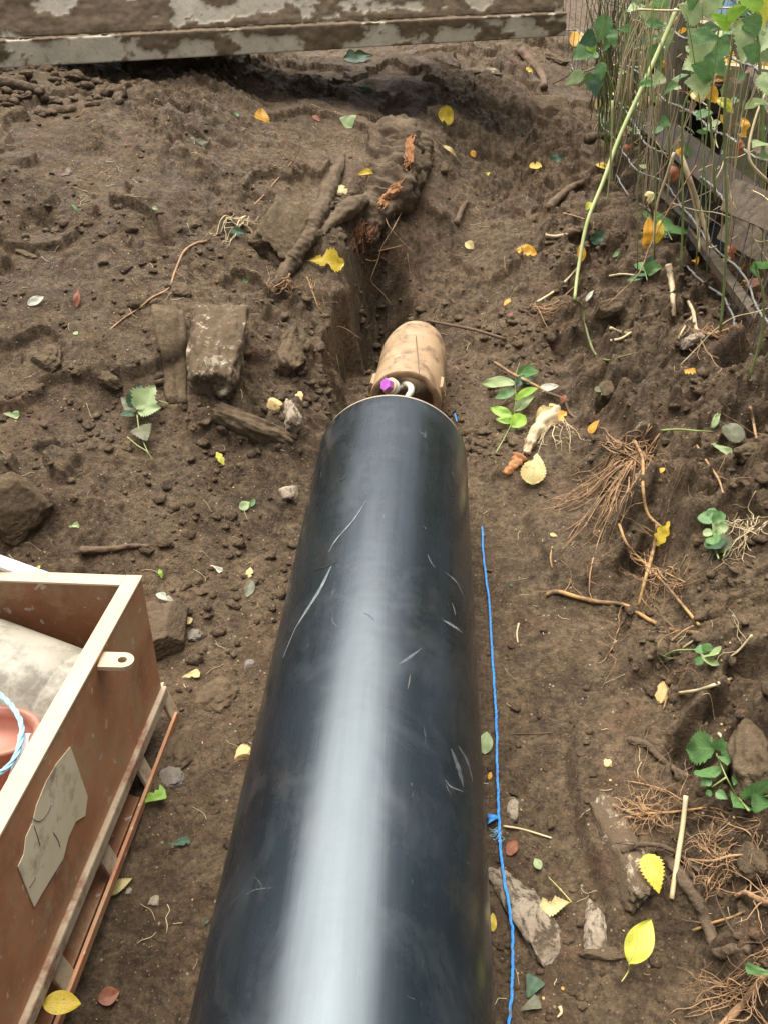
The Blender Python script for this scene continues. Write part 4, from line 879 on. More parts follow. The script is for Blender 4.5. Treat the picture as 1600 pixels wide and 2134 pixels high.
child(tube_px('bark_rim', [(862, 262, -.02, .03), (880, 300, .0, .042), (880, 345, .02, .046), (866, 388, .03, .046), (838, 428, .045, .042), (806, 462, .05, .036), (782, 492, .04, .02)], 'muddyroot', .25, 8, 14), stump)
rr = random.Random(12)
def splinters(name, cx, cy, sx, sy, ang, n, mat, ln, off, wd=.005):
    mb = MB()
    for i in range(n):
        px, py = rr.triangular(-.9, .9) * sx, rr.triangular(-.8, .8) * sy; a = R(ang); x, y = cx + px * math.cos(a) - py * math.sin(a), cy + px * math.sin(a) + py * math.cos(a)
        d = ray(x, y); p = hit2(x, y) - d * .004; e = ray(x + math.sin(R(ang)) * -10 + rr.gauss(0, 3), y + math.cos(R(ang)) * 10 + rr.gauss(0, 3)); dr_ = ((hit(x + 4 * -math.sin(a), y + 4 * math.cos(a)) - hit(x, y)).normalized() + Vector((rr.gauss(0, .13), rr.gauss(0, .13), rr.gauss(0, .10)))).normalized()
        L = ln * rr.uniform(.4, 1.2); mb.tube([p - dr_ * L / 2, p + Vector((rr.gauss(0, .002),) * 3), p + dr_ * L / 2], lambda t: wd * (1 - .6 * abs(t - .4)) * rr.uniform(.6, 1.2), 4, 0, 0, .45)
    o = mb.build(name, mat, None, False); child(o, stump); return o
splinters('torn_wood', 852, 318, 12, 50, 6, 200, 'torn', .045, .115, .0032)
splinters('torn_wood', 814, 403, 12, 50, 42, 200, 'torn', .045, .125, .0032)
splinters('rotten_end', 762, 482, 30, 22, 20, 170, 'torndark', .06, .11, .006)
splinters('rotten_fibre', 748, 512, 20, 14, 0, 70, 'torndark', .05, .09, .006)
# hanging rootlets
for i, pts in enumerate(([(845, 420), (838, 445), (818, 485), (808, 500), (795, 525), (790, 545), (780, 570), (776, 590), (800, 615), (815, 635)], [(800, 435), (808, 470), (822, 490), (840, 510), (862, 530)], [(790, 528), (815, 522), (840, 515)], [(765, 545), (778, 548), (790, 545)])):
    P = [hit(*q) + Vector((0, -.06, .03)) for q in pts]; o = MB().tube(spline(P, 4), lambda t: .0026 - .0012 * t, 5).build('rootlet', 'root'); child(o, stump)

# ---------------------------------------------------------------- leaves
PROF = {
 'oval': lambda t: math.sin(math.pi * t ** .85) ** .8,
 'ovate': lambda t: (math.sin(math.pi * min(1, t) ** .62)) ** .9,
 'round': lambda t: math.sqrt(max(0, 1 - (2 * t - 1) ** 2)) ** .85,
 'lance': lambda t: math.sin(math.pi * t ** .75),
 'obov': lambda t: math.sin(math.pi * t ** 1.7) ** .8,
 'wedge': lambda t: min(1, .12 + t * 1.1) * (1 if t < .9 else (1 - t) * 10),
}
def leafgeo(mb, A, B, ratio, shape, seed, up=None, curl=.0, fold=.15, serr=.0, torn=0, ns=22, conf=False, lobes=0, wav=.03):
    """adds a leaf blade from base A to tip B to mb; returns nothing. mb.uv collects uvs"""
    rr = random.Random(seed); A, B = Vector(A), Vector(B); d = B - A; L = d.length; d.normalize(); up = (up or Vector((0, 0, 1))); up = (up - d * up.dot(d)).normalized(); sd = d.cross(up)
    nc = 7; b0 = len(mb.V); f = PROF[shape]; ph = rr.random() * 9
    bites = [(rr.random(), rr.choice((-1, 1)), rr.uniform(.08, .2)) for _ in range(torn)]
    for i in range(ns + 1):
        t = i / ns; w0 = max(.004, f(min(.999, max(.001, t)))) * L * ratio / 2
        if lobes: w0 *= .62 + .38 * abs(math.cos(t * math.pi * lobes + .4))
        for c in range(nc):
            u = c / (nc - 1) * 2 - 1; w_ = w0
            if serr and abs(u) > .9: w_ *= 1 + serr * (1 if i % 2 else -1)
            for bt, bs, bw in bites:
                if bs * u > 0 and abs(t - bt) < bw: w_ *= 1 - .7 * (1 - abs(t - bt) / bw)
            p = A + d * (L * (t + (serr * .12 * abs(u) if serr else 0) - .04 * abs(u) * 0)) + sd * (w_ * u)
            z = fold * abs(u) * w_ + curl * L * math.sin(math.pi * t) + wav * L * mnoise.noise(Vector((u * 1.2 + ph, t * 3, seed)))
            p = p + up * z
            if conf: p.z = max(p.z, hz(p.x, p.y) + .0035)
            mb.V.append(p); mb.uv.append((.5 + u / 2, t))
    for i in range(ns):
        for c in range(nc - 1): a = b0 + i * nc + c; mb.F.append((a, a + 1, a + nc + 1, a + nc))
def leafbuild(mb, name, mat, parent=None):
    me = mesh(name, mb.V, mb.F); uvl = me.uv_layers.new(name='UVMap'); n = len(me.loops); vi = np.empty(n, np.int32); me.loops.foreach_get('vertex_index', vi)
    uvl.data.foreach_set('uv', np.array(mb.uv, np.float32)[vi].reshape(-1)); o = link(name, me, mat); 
    if parent is not None: child(o, parent)
    return o
def LM(): m = MB(); m.uv = []; return m
def leaf(bx, by, tx, ty, ratio, shape, mat, label, stalk=None, curl=.05, fold=.18, serr=0, torn=0, lift=.008, seed=0, lobes=0, tilt=0, tiplift=0, group='fallen leaves on the soil', wav=.05, near=0):
    cx_, cy_ = (bx + tx) / 2, (by + ty) / 2; m = hit2(cx_, cy_); dr_ = ray(cx_, cy_); m = m - dr_ * near
    n_ = (nrm(m.x, m.y, .05) * .75 - dr_ * .55).normalized(); m = m + n_ * lift
    def pl(x, y): d = ray(x, y); return O + d * ((m - O).dot(n_) / d.dot(n_))
    A, B = pl(bx, by), pl(tx, ty) + n_ * tiplift * .5; d = (B - A).normalized(); n_ = Matrix.Rotation(R(tilt), 3, d) @ n_
    mb = LM(); leafgeo(mb, A, B, ratio, shape, seed or int(bx * 7 + by), n_, curl, fold, serr, torn, 22, True, lobes, wav)
    o = leafbuild(mb, 'fallen_leaf', mat); tag(centre(o), label, 'leaf', group)
    if stalk:
        P = [A] + [hit2(x, y) + Vector((0, 0, lift)) for x, y in stalk]; L = (A - B).length
        s = MB().tube(spline(P, 4), lambda t: max(.0009, L * .016) * (1.2 - .5 * t), 6).build('stalk', 'stalk'); child(s, o)
    return o
LV = [
 # bx by tx ty ratio shape mat label kwargs
 (640, 543, 717, 548, .62, 'obov', 'yellow', 'big bright yellow leaf with a torn muddy lower edge below the broken stump', dict(serr=.12, torn=3, curl=.12, lift=.03)),
 (545, 272, 543, 230, .68, 'oval', 'orange', 'golden orange leaf high on the left bank', dict(serr=.1, lift=.02, tiplift=.03)),
 (729, 278, 728, 244, .95, 'wedge', 'palegreen', 'pale spotted wedge shaped leaf above the broken stump', dict(lift=.02, tiplift=.03)),
 (912, 243, 944, 240, 1.05, 'round', 'yellow', 'round dull yellow leaf with jagged edge right of the stump', dict(serr=.16, lift=.02, tilt=20)),
 (920, 303, 951, 328, .26, 'lance', 'palegold', 'narrow curled pale leaf right of the stump', dict(curl=.12, stalk=[(908, 296)])),
 (981, 314, 990, 328, .8, 'oval', 'orange', 'tiny orange leaf in the middle of the far slope', {}),
 (1128, 346, 1102, 347, .75, 'round', 'yellow', 'small yellow leaf with a bite out of it on the far slope', dict(torn=2)),
 (1008, 367, 1020, 362, .55, 'oval', 'lemon', 'tiny lemon yellow leaf on the far slope', {}),
 (1143, 334, 1174, 331, .62, 'oval', 'darkgreen', 'dark bluish green leaf on the far slope', {}),
 (1240, 343, 1272, 354, .36, 'lance', 'yellow', 'narrow yellow leaf beside the leaning green stem', dict(curl=.15)),
 (746, 364, 778, 362, .36, 'oval', 'yellow', 'thin arched yellow leaf lying on the stump', dict(curl=.35, lift=.02)),
 (712, 411, 711, 385, .85, 'oval', 'palegold', 'small cream leaf between the branches of the stump', dict(torn=1, lift=.03)),
 (969, 505, 987, 518, .85, 'oval', 'palegold', 'cream yellow leaf on the slope above the clay pipe', dict(lift=.02)),
 (1118, 528, 1074, 522, .68, 'oval', 'orange', 'brownish orange crumpled leaf on the far right slope', dict(serr=.1, wav=.1, lift=.02)),
 (1211, 545, 1207, 512, .55, 'oval', 'orange', 'orange leaf standing behind the leaning green stem', dict(lift=.02, tiplift=.03)),
 (1413, 775, 1450, 778, .62, 'wedge', 'orange', 'pale orange leaf on the bare soil of the right bank', dict(torn=2, lift=.015)),
 (1193, 97, 1208, 72, .72, 'round', 'orange', 'round orange leaf beside the end of the metal plate', dict(lift=.06, tiplift=.04)),
 (1242, 229, 1243, 205, .55, 'oval', 'palegold', 'yellow leaf hanging low at the left of the fence weeds', dict(lift=.06, tiplift=.04)),
 (1108, 1010, 1118, 945, .74, 'ovate', 'palegold', 'large cream yellow leaf with small holes lying on the torn root', dict(serr=.05, torn=1, lift=.02, curl=.08)),
 (1118, 875, 1158, 842, .62, 'oval', 'palegold', 'pale gold leaf on the freshly split root', dict(lift=.045, torn=1)),
 (1150, 880, 1180, 858, .75, 'oval', 'orange', 'orange yellow ragged leaf on the freshly split root', dict(lift=.05, torn=3)),
 (1168, 840, 1178, 822, .6, 'oval', 'rust', 'small brown leaf at the end of the tan twig', dict(lift=.03)),
 (1228, 903, 1246, 876, .62, 'ovate', 'orange', 'dry tan leaf above the fibrous root tuft', dict(lift=.02, stalk=[(1224, 912)])),
 (1368, 1138, 1394, 1086, .55, 'oval', 'yellow', 'golden lobed leaf among the roots on the right slope', dict(lobes=3, torn=2, lift=.03)),
 (1120, 812, 1164, 804, .42, 'oval', 'white', 'whitish upturned leaf right of the green sprig', dict(lift=.03)),
 (296, 1672, 345, 1645, .72, 'wedge', 'lime', 'bright lime green torn leaf right of the tank', dict(torn=3, lift=.02, wav=.1)),
 (88, 2090, 170, 2092, .58, 'oval', 'yellow', 'clean bright yellow oval leaf below the tank', dict(lift=.012, near=.13, stalk=[(70, 2090)])),
 (205, 2085, 250, 2066, .80, 'oval', 'rust', 'dark red oval leaf at the bottom left', dict(lift=.008)),
 (222, 1862, 276, 1830, .48, 'ovate', 'palegold', 'dull yellow leaf with a stalk right of the tank skid', dict(serr=.12, stalk=None, lift=.01)),
 (348, 1760, 398, 1752, .40, 'wedge', 'darkgreen', 'small dark green leaf on the floor between tank and pipe', dict(torn=2)),
 (1310, 2008, 1356, 1916, .56, 'oval', 'lemon', 'largest leaf, clean lemon yellow and oval, at the lower right', dict(lift=.012, near=.04, curl=.03, stalk=[(1306, 2030), (1292, 2052)])),
 (1350, 1778, 1372, 1862, .60, 'ovate', 'yellow', 'yellow serrated leaf hanging over the thick bent root', dict(serr=.12, lift=.035)),
 (1190, 1880, 1118, 1892, .60, 'obov', 'palegold', 'pale yellow crescent shaped torn leaf right of the mottled stone', dict(torn=4, serr=.08, lift=.015, stalk=[(1165, 1862), (1140, 1836)])),
 (1008, 1572, 1014, 1524, .62, 'oval', 'palegreen', 'pale green leaf tucked between the pipe and the blue rope', dict(lift=.01)),
 (1056, 1784, 1076, 1752, .6, 'oval', 'rust', 'curled rust brown leaf right of the rope', dict(curl=.15, lift=.01)),
 (1125, 1812, 1114, 1788, .75, 'oval', 'palegreen', 'small grey green leaf above the crescent shaped leaf', dict(torn=1)),
 (1026, 1942, 1026, 1902, .45, 'oval', 'yellow', 'yellow leaf half hidden under the black pipe', {}),
 (1085, 2105, 1125, 2085, .60, 'wedge', 'greygreen', 'muddy grey green leaf at the bottom beside the rope', {}),
 (1098, 2080, 1118, 2036, .85, 'wedge', 'darkgreen', 'dull muddy leaf above the grey green one at the bottom', {}),
 (1610, 2030, 1552, 2015, .42, 'wedge', 'green', 'green leaf at the right edge above the corner root', dict(serr=.1, lift=.03)),
 (452, 942, 468, 970, .5, 'oval', 'lemon', 'small yellow green twisted leaf on the left bank', dict(lobes=3)),
 (500, 1062, 520, 1046, .8, 'oval', 'palegreen', 'pale green leaf on the clods left of the pipe', {}),
 (520, 1056, 532, 1040, .6, 'oval', 'green', 'small greener leaf touching the pale green one', {}),
 (325, 1238, 365, 1254, .38, 'lance', 'white', 'curled whitish leaf above the corner of the tank', dict(curl=.15, torn=1, lift=.015)),
 (522, 1182, 518, 1215, .42, 'oval', 'palegold', 'mottled cream leaf fragment left of the pipe', dict(torn=2)),
 (524, 1208, 516, 1248, .50, 'oval', 'greygreen', 'grey green curled leaf below the mottled cream fragment', {}),
 (440, 1178, 464, 1192, .5, 'wedge', 'white', 'small grey white leaf scrap on the clods', dict(torn=2)),
 (380, 1412, 418, 1402, .52, 'wedge', 'palegold', 'tan yellow leaf scrap right of the lumpy stone', dict(torn=2, lift=.012)),
 (385, 1298, 402, 1288, .8, 'oval', 'palegold', 'cream leaf scrap on top of the lumpy stone', dict(lift=.01)),
 (58, 636, 92, 618, .5, 'oval', 'white', 'pale grey leaf on the left bank near the edge', dict(lift=.012)),
 (8, 862, 42, 866, .6, 'wedge', 'palegreen', 'pale green leaf at the left edge of the photo', dict(torn=1)),
 (142, 1098, 166, 1094, .7, 'wedge', 'palegreen', 'small pale leaf scrap above the dark stubby root', dict(torn=2)),
 (318, 432, 330, 436, .7, 'oval', 'palegreen', 'tiny pale green leaf on the upper left bank', {}),
 (398, 302, 442, 296, .42, 'lance', 'greygreen', 'thin grey green leaf on the upper left bank', dict(stalk=[(412, 325)])),
 (480, 480, 512, 486, .75, 'ovate', 'darkgreen', 'dark green ivy leaf beside the pale knot of roots', dict(lift=.02, lobes=2)),
 (486, 242, 500, 238, .6, 'oval', 'green', 'small green leaf left of the golden orange one', {}),
 (148, 422, 170, 448, .16, 'lance', 'green', 'thin green blade of grass on the upper left bank', {}),
 (132, 376, 146, 346, .36, 'oval', 'brown', 'narrow brown curled leaf on the far left bank', dict(curl=.1)),
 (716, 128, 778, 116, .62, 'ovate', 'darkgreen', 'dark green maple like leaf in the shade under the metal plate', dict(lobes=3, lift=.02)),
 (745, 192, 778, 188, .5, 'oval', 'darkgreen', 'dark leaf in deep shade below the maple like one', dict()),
 (1052, 640, 1062, 622, .6, 'oval', 'orange', 'small orange brown leaf scrap above right of the clay pipe', {}),
 (1055, 665, 1068, 650, .6, 'oval', 'rust', 'small rust coloured leaf scrap right of the clay pipe', {}),
 (1220, 628, 1237, 604, .38, 'lance', 'white', 'narrow whitish leaf right of the leaning stem', dict(lift=.012)),
 (1480, 925, 1524, 946, .42, 'wedge', 'palegreen', 'pale green pointed leaf on the right bank', dict(serr=.1, lift=.02)),
 (1540, 922, 1512, 885, .9, 'round', 'greygreen', 'large dull green leaf at the right beside the bright green stem', dict(lift=.03, serr=.06)),
 (1108, 798, 1088, 790, .7, 'oval', 'darkgreen', 'dark green leaf behind the tan twig', dict(lift=.03)),
 (652, 240, 668, 256, .5, 'oval', 'rust', 'small dark red leaf above the stump', {}),
 (1220, 438, 1232, 422, .6, 'oval', 'lemon', 'small curled yellow green leaf behind the leaning stem', dict(curl=.2)),
 (1230, 505, 1258, 488, .8, 'round', 'darkgreen', 'small dark nettle leaf on the far right slope', dict(serr=.12, lift=.02)),
 (1275, 535, 1295, 526, .6, 'oval', 'green', 'small green leaf on the slope below the fence', dict(lift=.01)),
 (332, 1185, 338, 1205, .4, 'oval', 'lime', 'tiny lime green leaf scrap above the curled whitish leaf', {}),
 (78, 1186, 84, 1178, .7, 'oval', 'lemon', 'tiny yellow leaf scrap beside the bar', {}),
 (505, 590, 518, 584, .7, 'oval', 'green', 'tiny green leaf scrap on the left bank', {}),
 (488, 158, 496, 168, .5, 'oval', 'palegreen', 'tiny pale leaf scrap under the left part of the metal plate', {}),
 (480, 188, 490, 182, .5, 'oval', 'white', 'tiny whitish scrap in the shade under the plate', {}),
 (1096, 140, 1108, 158, .6, 'oval', 'yellow', 'small dull yellow leaf under the right end of the plate', {}),
 (155, 700, 162, 690, .8, 'oval', 'palegreen', 'tiny pale scrap on the left bank above the stone', {}),
 (160, 640, 162, 600, .32, 'lance', 'rust', 'reddish brown curled sliver on the left bank', dict(lift=.02)),
 (148, 1900, 142, 1925, .6, 'oval', 'orange', 'orange leaf in the dark under the tank', {}),
 (176, 1868, 190, 1858, .8, 'oval', 'yellow', 'yellow leaf just visible under the tank edge', {}),
 (1062, 1216, 1068, 1222, .6, 'oval', 'darkgreen', 'tiny dark leaf on the floor right of the rope', {}),
 (1170, 2056, 1174, 2064, .8, 'oval', 'orange', 'tiny orange scrap at the bottom right of the rope', {}),
 (1145, 1112, 1160, 1118, .5, 'oval', 'palegold', 'tiny cream scrap below the fibrous tuft', {}),
 (1372, 985, 1385, 975, .7, 'oval', 'orange', 'tiny orange scrap right of the fibrous tuft', {}),
 (430, 1990, 440, 1960, .5, 'oval', 'darkgreen', 'dark green leaf against the left side of the pipe', {}),
 (425, 1925, 436, 1915, .6, 'oval', 'darkgreen', 'small dark leaf scrap left of the pipe near the bottom', {}),
 (1018, 1625, 1022, 1608, .5, 'oval', 'orange', 'small orange leaf scrap in the gap beside the pipe', {}),
]
for i, (a, b, c_, d_, rt, shp, mt, lb, kw) in enumerate(LV): leaf(a, b, c_, d_, rt, shp, mt, lb, seed=i + 1, **kw)

# ---------------------------------------------------------------- plants
def lp(name, pts, r, mat, parent, k=5, taper=.5):
    o = MB().tube(spline(pts, k), lambda t: r * (1 - taper * t), 7).build(name, mat); child(o, parent); return o
def one_leaf(parent, A, B, ratio, mat, seed, up=None, shape='ovate', serr=.12, curl=.06, fold=.2, name='leaf', lobes=0):
    mb = LM(); leafgeo(mb, A, B, ratio, shape, seed, up, curl, fold, serr, 0, 20, False, lobes, .05); o = leafbuild(mb, name, mat); child(o, parent); return o
def sprig(name, base, label, cat, stems, leaves, lift=.02, group=None, stemmat='greenstem', stemr=.0022):
    b = hit(*base); e = empty(name, b, label, cat, group)
    for s in stems: lp('stem', [hit(q[0], q[1]) + Vector((0, 0, lift + (q[2] if len(q) > 2 else 0))) for q in s], stemr, stemmat, e)
    for i, L in enumerate(leaves):
        (x0, y0, x1, y1, rt, mt) = L[:6]; kw = L[6] if len(L) > 6 else {}; kw = dict(kw); z = kw.pop('z', .0)
        A, B = hit(x0, y0) + Vector((0, 0, lift + z)), hit(x1, y1) + Vector((0, 0, lift + .008 + z)); up = (-ray(x1, y1) * .8 + Vector((random.uniform(-.4, .4), random.uniform(-.3, .3), .6))).normalized()
        one_leaf(e, A, B, rt, mt, int(x0 * 3 + y0), up, **kw)
    return e
random.seed(21)
el = dict(serr=0, shape='oval')
sprig('leafy_sprig', (1072, 900), 'green sprig of smooth oval leaves lying on the slope right of the pipe', 'sprig', [[(1030, 960), (1050, 925), (1066, 890), (1072, 850), (1072, 800), (1080, 770)]],
 [(1072, 815, 1000, 818, .30, 'palegreen', el), (1072, 830, 1028, 848, .5, 'green', el), (1070, 848, 1118, 828, .42, 'lime', el), (1068, 870, 1110, 845, .42, 'palegreen', el), (1066, 885, 1018, 868, .42, 'lime', el), (1064, 895, 1030, 892, .40, 'lime', el), (1062, 905, 1092, 885, .55, 'lime', el), (1075, 800, 1120, 795, .4, 'green', el), (1075, 800, 1108, 780, .5, 'green', el), (1072, 820, 1090, 800, .5, 'darkgreen', el)], .03, 'sprigs dropped on the soil')
sprig('leafy_sprig', (300, 880), 'drooping sprig with a big pale lobed leaf on the left bank', 'sprig', [[(290, 882), (295, 915), (308, 950), (322, 978)], [(270, 928), (290, 945), (310, 958), (324, 976)], [(335, 852), (348, 856), (356, 858)]],
 [(290, 882, 330, 838, .95, 'palegreen', dict(serr=.14, lobes=2, z=.02)), (292, 882, 342, 880, .72, 'palegreen', dict(serr=.14, z=.015)), (288, 875, 258, 850, .6, 'greygreen', dict(serr=.1)), (280, 870, 300, 825, .7, 'darkgreen', dict(serr=.1)), (285, 880, 255, 888, .6, 'darkgreen', {}), (296, 905, 312, 940, .7, 'greygreen', {}), (300, 845, 330, 830, .5, 'palegreen', {})], .03, 'sprigs dropped on the soil')
sprig('leafy_sprig', (1440, 910), 'bright green cut stem with a small leaf on the right bank', 'sprig', [[(1374, 909), (1410, 907), (1445, 910), (1480, 912)], [(1478, 905), (1485, 880), (1498, 876)]], [(1480, 905, 1495, 878, .35, 'palegreen', {})], .02, 'sprigs dropped on the soil', 'greenstem', .0038)
NT = 'green plants sprouting on the right bank'
sprig('nettle_seedling', (1500, 1660), 'nettle seedling with jagged bright green leaves at the right edge', 'plant', [[(1545, 1720), (1520, 1685), (1500, 1650), (1480, 1600)], [(1600, 1690), (1560, 1690), (1520, 1690)], [(1500, 1650), (1470, 1670)]],
 [(1478, 1590, 1418, 1592, .62, 'green'), (1480, 1592, 1490, 1570, 1.0, 'green'), (1490, 1600, 1526, 1592, .85, 'green'), (1490, 1606, 1500, 1630, .9, 'green'), (1478, 1650, 1440, 1640, .8, 'green'), (1470, 1655, 1445, 1670, .8, 'green'), (1478, 1680, 1500, 1700, .8, 'green'), (1470, 1680, 1455, 1690, .9, 'green'), (1520, 1650, 1512, 1672, .6, 'green'), (1525, 1645, 1540, 1635, .7, 'green'), (1530, 1700, 1512, 1718, .8, 'green'), (1545, 1700, 1600, 1655, .55, 'green'), (1550, 1705, 1590, 1712, .6, 'green'), (1540, 1690, 1560, 1660, .7, 'green')], .045, NT)
sprig('ground_plant', (1478, 1140), 'cluster of small crinkled green leaves on the right bank', 'plant', [[(1490, 1185), (1480, 1150), (1478, 1110)], [(1500, 1180), (1510, 1150)]],
 [(1478, 1130 + dy, 1478 + dx, 1130 + dy + ddy, .95, mt, dict(shape='round', serr=.12)) for dx, dy, ddy, mt in ((-26, -20, -14, 'green'), (24, -22, -10, 'green'), (-22, 0, 6, 'palegreen'), (20, 4, 4, 'green'), (-4, -30, -16, 'green'), (-16, 20, 16, 'green'), (14, 24, 14, 'darkgreen'), (36, 20, 16, 'greygreen'), (2, 8, 22, 'green'), (30, -5, -3, 'palegreen'))], .03, NT)
sprig('ground_plant', (1460, 1395), 'small creeping plant with round scalloped leaves on the right bank', 'plant', [[(1375, 1385), (1400, 1372), (1440, 1370), (1470, 1372)]],
 [(1465, 1375, 1442, 1372, .95, 'green', dict(shape='round')), (1465, 1378, 1465, 1362, 1.1, 'green', dict(shape='round')), (1470, 1380, 1488, 1385, .95, 'palegreen', dict(shape='round')), (1468, 1385, 1472, 1408, 1.0, 'palegreen', dict(shape='round')), (1460, 1390, 1440, 1402, .9, 'green', dict(shape='round')), (1378, 1386, 1365, 1392, 1.0, 'greygreen', dict(shape='round')), (1378, 1386, 1388, 1394, 1.0, 'greygreen', dict(shape='round'))], .025, NT)
sprig('ground_plant', (1345, 580), 'low dark green seedling on the slope below the fence', 'plant', [[(1345, 600), (1340, 580), (1338, 560)]],
 [(1340, 590, 1300, 605, .4, 'green'), (1340, 580, 1325, 566, .8, 'green'), (1342, 575, 1355, 552, .8, 'darkgreen'), (1345, 582, 1375, 575, .7, 'green'), (1345, 585, 1362, 560, .8, 'green'), (1342, 590, 1332, 575, .8, 'darkgreen')], .03, NT)
sprig('ground_plant', (1385, 505), 'tiny green seedling right of the curled orange leaf', 'plant', [[(1395, 520), (1385, 500)]], [(1385, 503, 1372, 498, .8, 'green'), (1386, 503, 1400, 492, .7, 'green'), (1385, 505, 1378, 515, .8, 'green')], .04, NT)
sprig('ground_plant', (1255, 262), 'small forked green shoot at the edge of the fence weeds', 'plant', [[(1253, 275), (1253, 258)]], [(1253, 262, 1240, 254, .4, 'green', dict(serr=0)), (1253, 262, 1265, 258, .4, 'green', dict(serr=0)), (1253, 262, 1252, 276, .4, 'green', dict(serr=0))], .04, NT)
sprig('ground_plant', (1420, 840), 'faint dusty green weed in the middle of the right bank', 'plant', [[(1250, 830), (1258, 815)]], [(1255, 822, 1275, 812, .6, 'greygreen'), (1255, 822, 1240, 815, .6, 'greygreen'), (940, 800, 958, 792, .6, 'greygreen'), ][:2], .01, NT)

# long leaning stem
P = [(1408, 20, 3.55), (1385, 75, 3.5), (1340, 175, 3.4), (1290, 285, 3.3), (1255, 380, 3.2), (1222, 465, 3.1), (1204, 560, 3.0), (1196, 625, 2.9)]
pts = [at_Y(x, y, Y) for x, y, Y in P]
st = empty('leaning_stem', hit(1250, 755), 'long thick pale green stem leaning from the fence down onto the slope', 'stem')
lp('stem_upper', pts, .0098, 'palestem', st, 6, .38)
e0 = pts[-1]; low = [e0] + [e0.lerp(hit(1310, 745), f) * 0 + hit(x, y) + Vector((0, 0, z)) for x, y, z, f in ((1205, 668, .06, .3), (1222, 715, .03, .5), (1238, 745, .015, .7), (1262, 757, .012, .8), (1290, 751, .012, .9), (1313, 744, .01, 1))]
lp('stem_lower', low, .0062, 'lowstem', st, 6, .5)
pts = [at_Y(x, y, 3.15) for x, y in ((1275, 210), (1273, 300), (1268, 380), (1262, 425))]
tag(centre(MB().tube(spline(pts, 4), lambda t: .0045 - .002 * t, 6).build('thin_stem', 'palestem')), 'thin pale green stem hanging beside the thick leaning stem', 'stem')

# ---------------------------------------------------------------- fence
FX = 1.10
MAT['galv'] = mat_simple('weathered_galvanised_wire', (.15, .145, .135), (.25, .24, .225), 40, .6, .2, .001, (1, 1, 1), (.22, .16, .12), 30, (.55, .7), .5, .2)
MAT['post'] = mat_simple('grey_weathered_post', (.20, .165, .115), (.30, .25, .18), 10, .85, .8, .006, (6, 6, .7), (.10, .085, .055), 8, (.5, .65))
fence = empty('wire_fence', (FX, 3.5, hz(FX, 3.5)), 'rusty stock wire fence with wooden stakes along the right bank', 'fence')
def fy(px, py): d = ray(px, py); return d.y / d.x * FX
rr = random.Random(5); HZS = [.375, .532, .69, .90, 1.14, 1.38]; VY = [1.75 + .148 * k + rr.uniform(-.02, .02) for k in range(38)]
def fdx(y, z): return .028 * math.sin(y * 2.3 + z) + .018 * math.sin(y * 6.1 + z * 5) - .10 * max(0, y - 4.2) * .35
def fz(y, i): return HZS[i] + .016 * math.sin(y * 3.1 + i * 2) + .008 * math.sin(y * 11 + i)
for i in range(len(HZS)):
    y = 1.6; P = []
    while y < 7.4: P.append(Vector((FX + fdx(y, HZS[i]) + rr.gauss(0, .0014), y, fz(y, i) + rr.gauss(0, .0018)))); y += .035
    mb = MB().tube(P, .0042, 6)
    for vy in VY:
        c_ = Vector((FX + fdx(vy, HZS[i]), vy, fz(vy, i))); mb.tube([c_ + Vector((0, -.009, .001)), c_ + Vector((0, -.004, 0)), c_ + Vector((0, .004, 0)), c_ + Vector((0, .009, -.001))], lambda t: .0075 if .2 < t < .8 else .0052, 8)
    child(mb.build('horizontal_wire', 'galv'), fence)
for vy in VY:
    P = [Vector((FX + fdx(vy, z) + rr.gauss(0, .003), vy + rr.gauss(0, .004), z)) for z in np.linspace(HZS[0] - .008, HZS[-1], 10)]; child(MB().tube(P, .0022, 5).build('vertical_wire', 'galv'), fence)
def stake(px0, py0, px1, py1, Y, r, seed, mat='post', name='stake', par=None, flat=1):
    a, b = at_Y(px0, py0, Y), at_Y(px1, py1, Y + .05); P = [a.lerp(b, t / 10) + Vector((.01 * mnoise.noise(Vector((t, seed, 0))), 0, 0)) for t in range(11)]
    o = MB().tube(P, lambda t: r * (1.05 - .12 * t), 14, .18, seed, flat).build(name, mat)
    if par is not None: child(o, par)
    return o
stake(1378, 430, 1432, -60, 4.38, .066, 1, par=fence); stake(1290, 400, 1330, -60, 5.6, .055, 2, par=fence)
# boards and rails stacked behind the fence
MAT['board'] = mat_simple('grey_brown_board', (.10, .076, .050), (.18, .138, .095), 9, .85, .6, .004, (.6, 4, 4), (.07, .055, .038), 8, (.5, .65))
MAT['darkboard'] = mat_simple('dark_wet_board', (.036, .026, .018), (.068, .050, .033), 9, .85, .6, .004, (4, .6, 4), (.03, .024, .018), 8, (.5, .65))  # board colours darkened to stand in for shade behind the fence
MAT['rotten'] = mat_simple('rotten_timber', (.022, .016, .011), (.040, .029, .019), 9, .9, .6, .006)  # near-black colour stands in for the unlit void behind the fence
MAT['mossy'] = mat_simple('mossy_bark', (.12, .11, .05), (.18, .15, .08), 12, .95, .8, .008, (1, 1, 1), (.08, .06, .035), 12, (.5, .62))
MAT['slate'] = mat_simple('dark_grey_slab', (.045, .055, .06), (.07, .08, .085), 12, .7, .4, .004)
GB = 'timber stacked behind the fence'
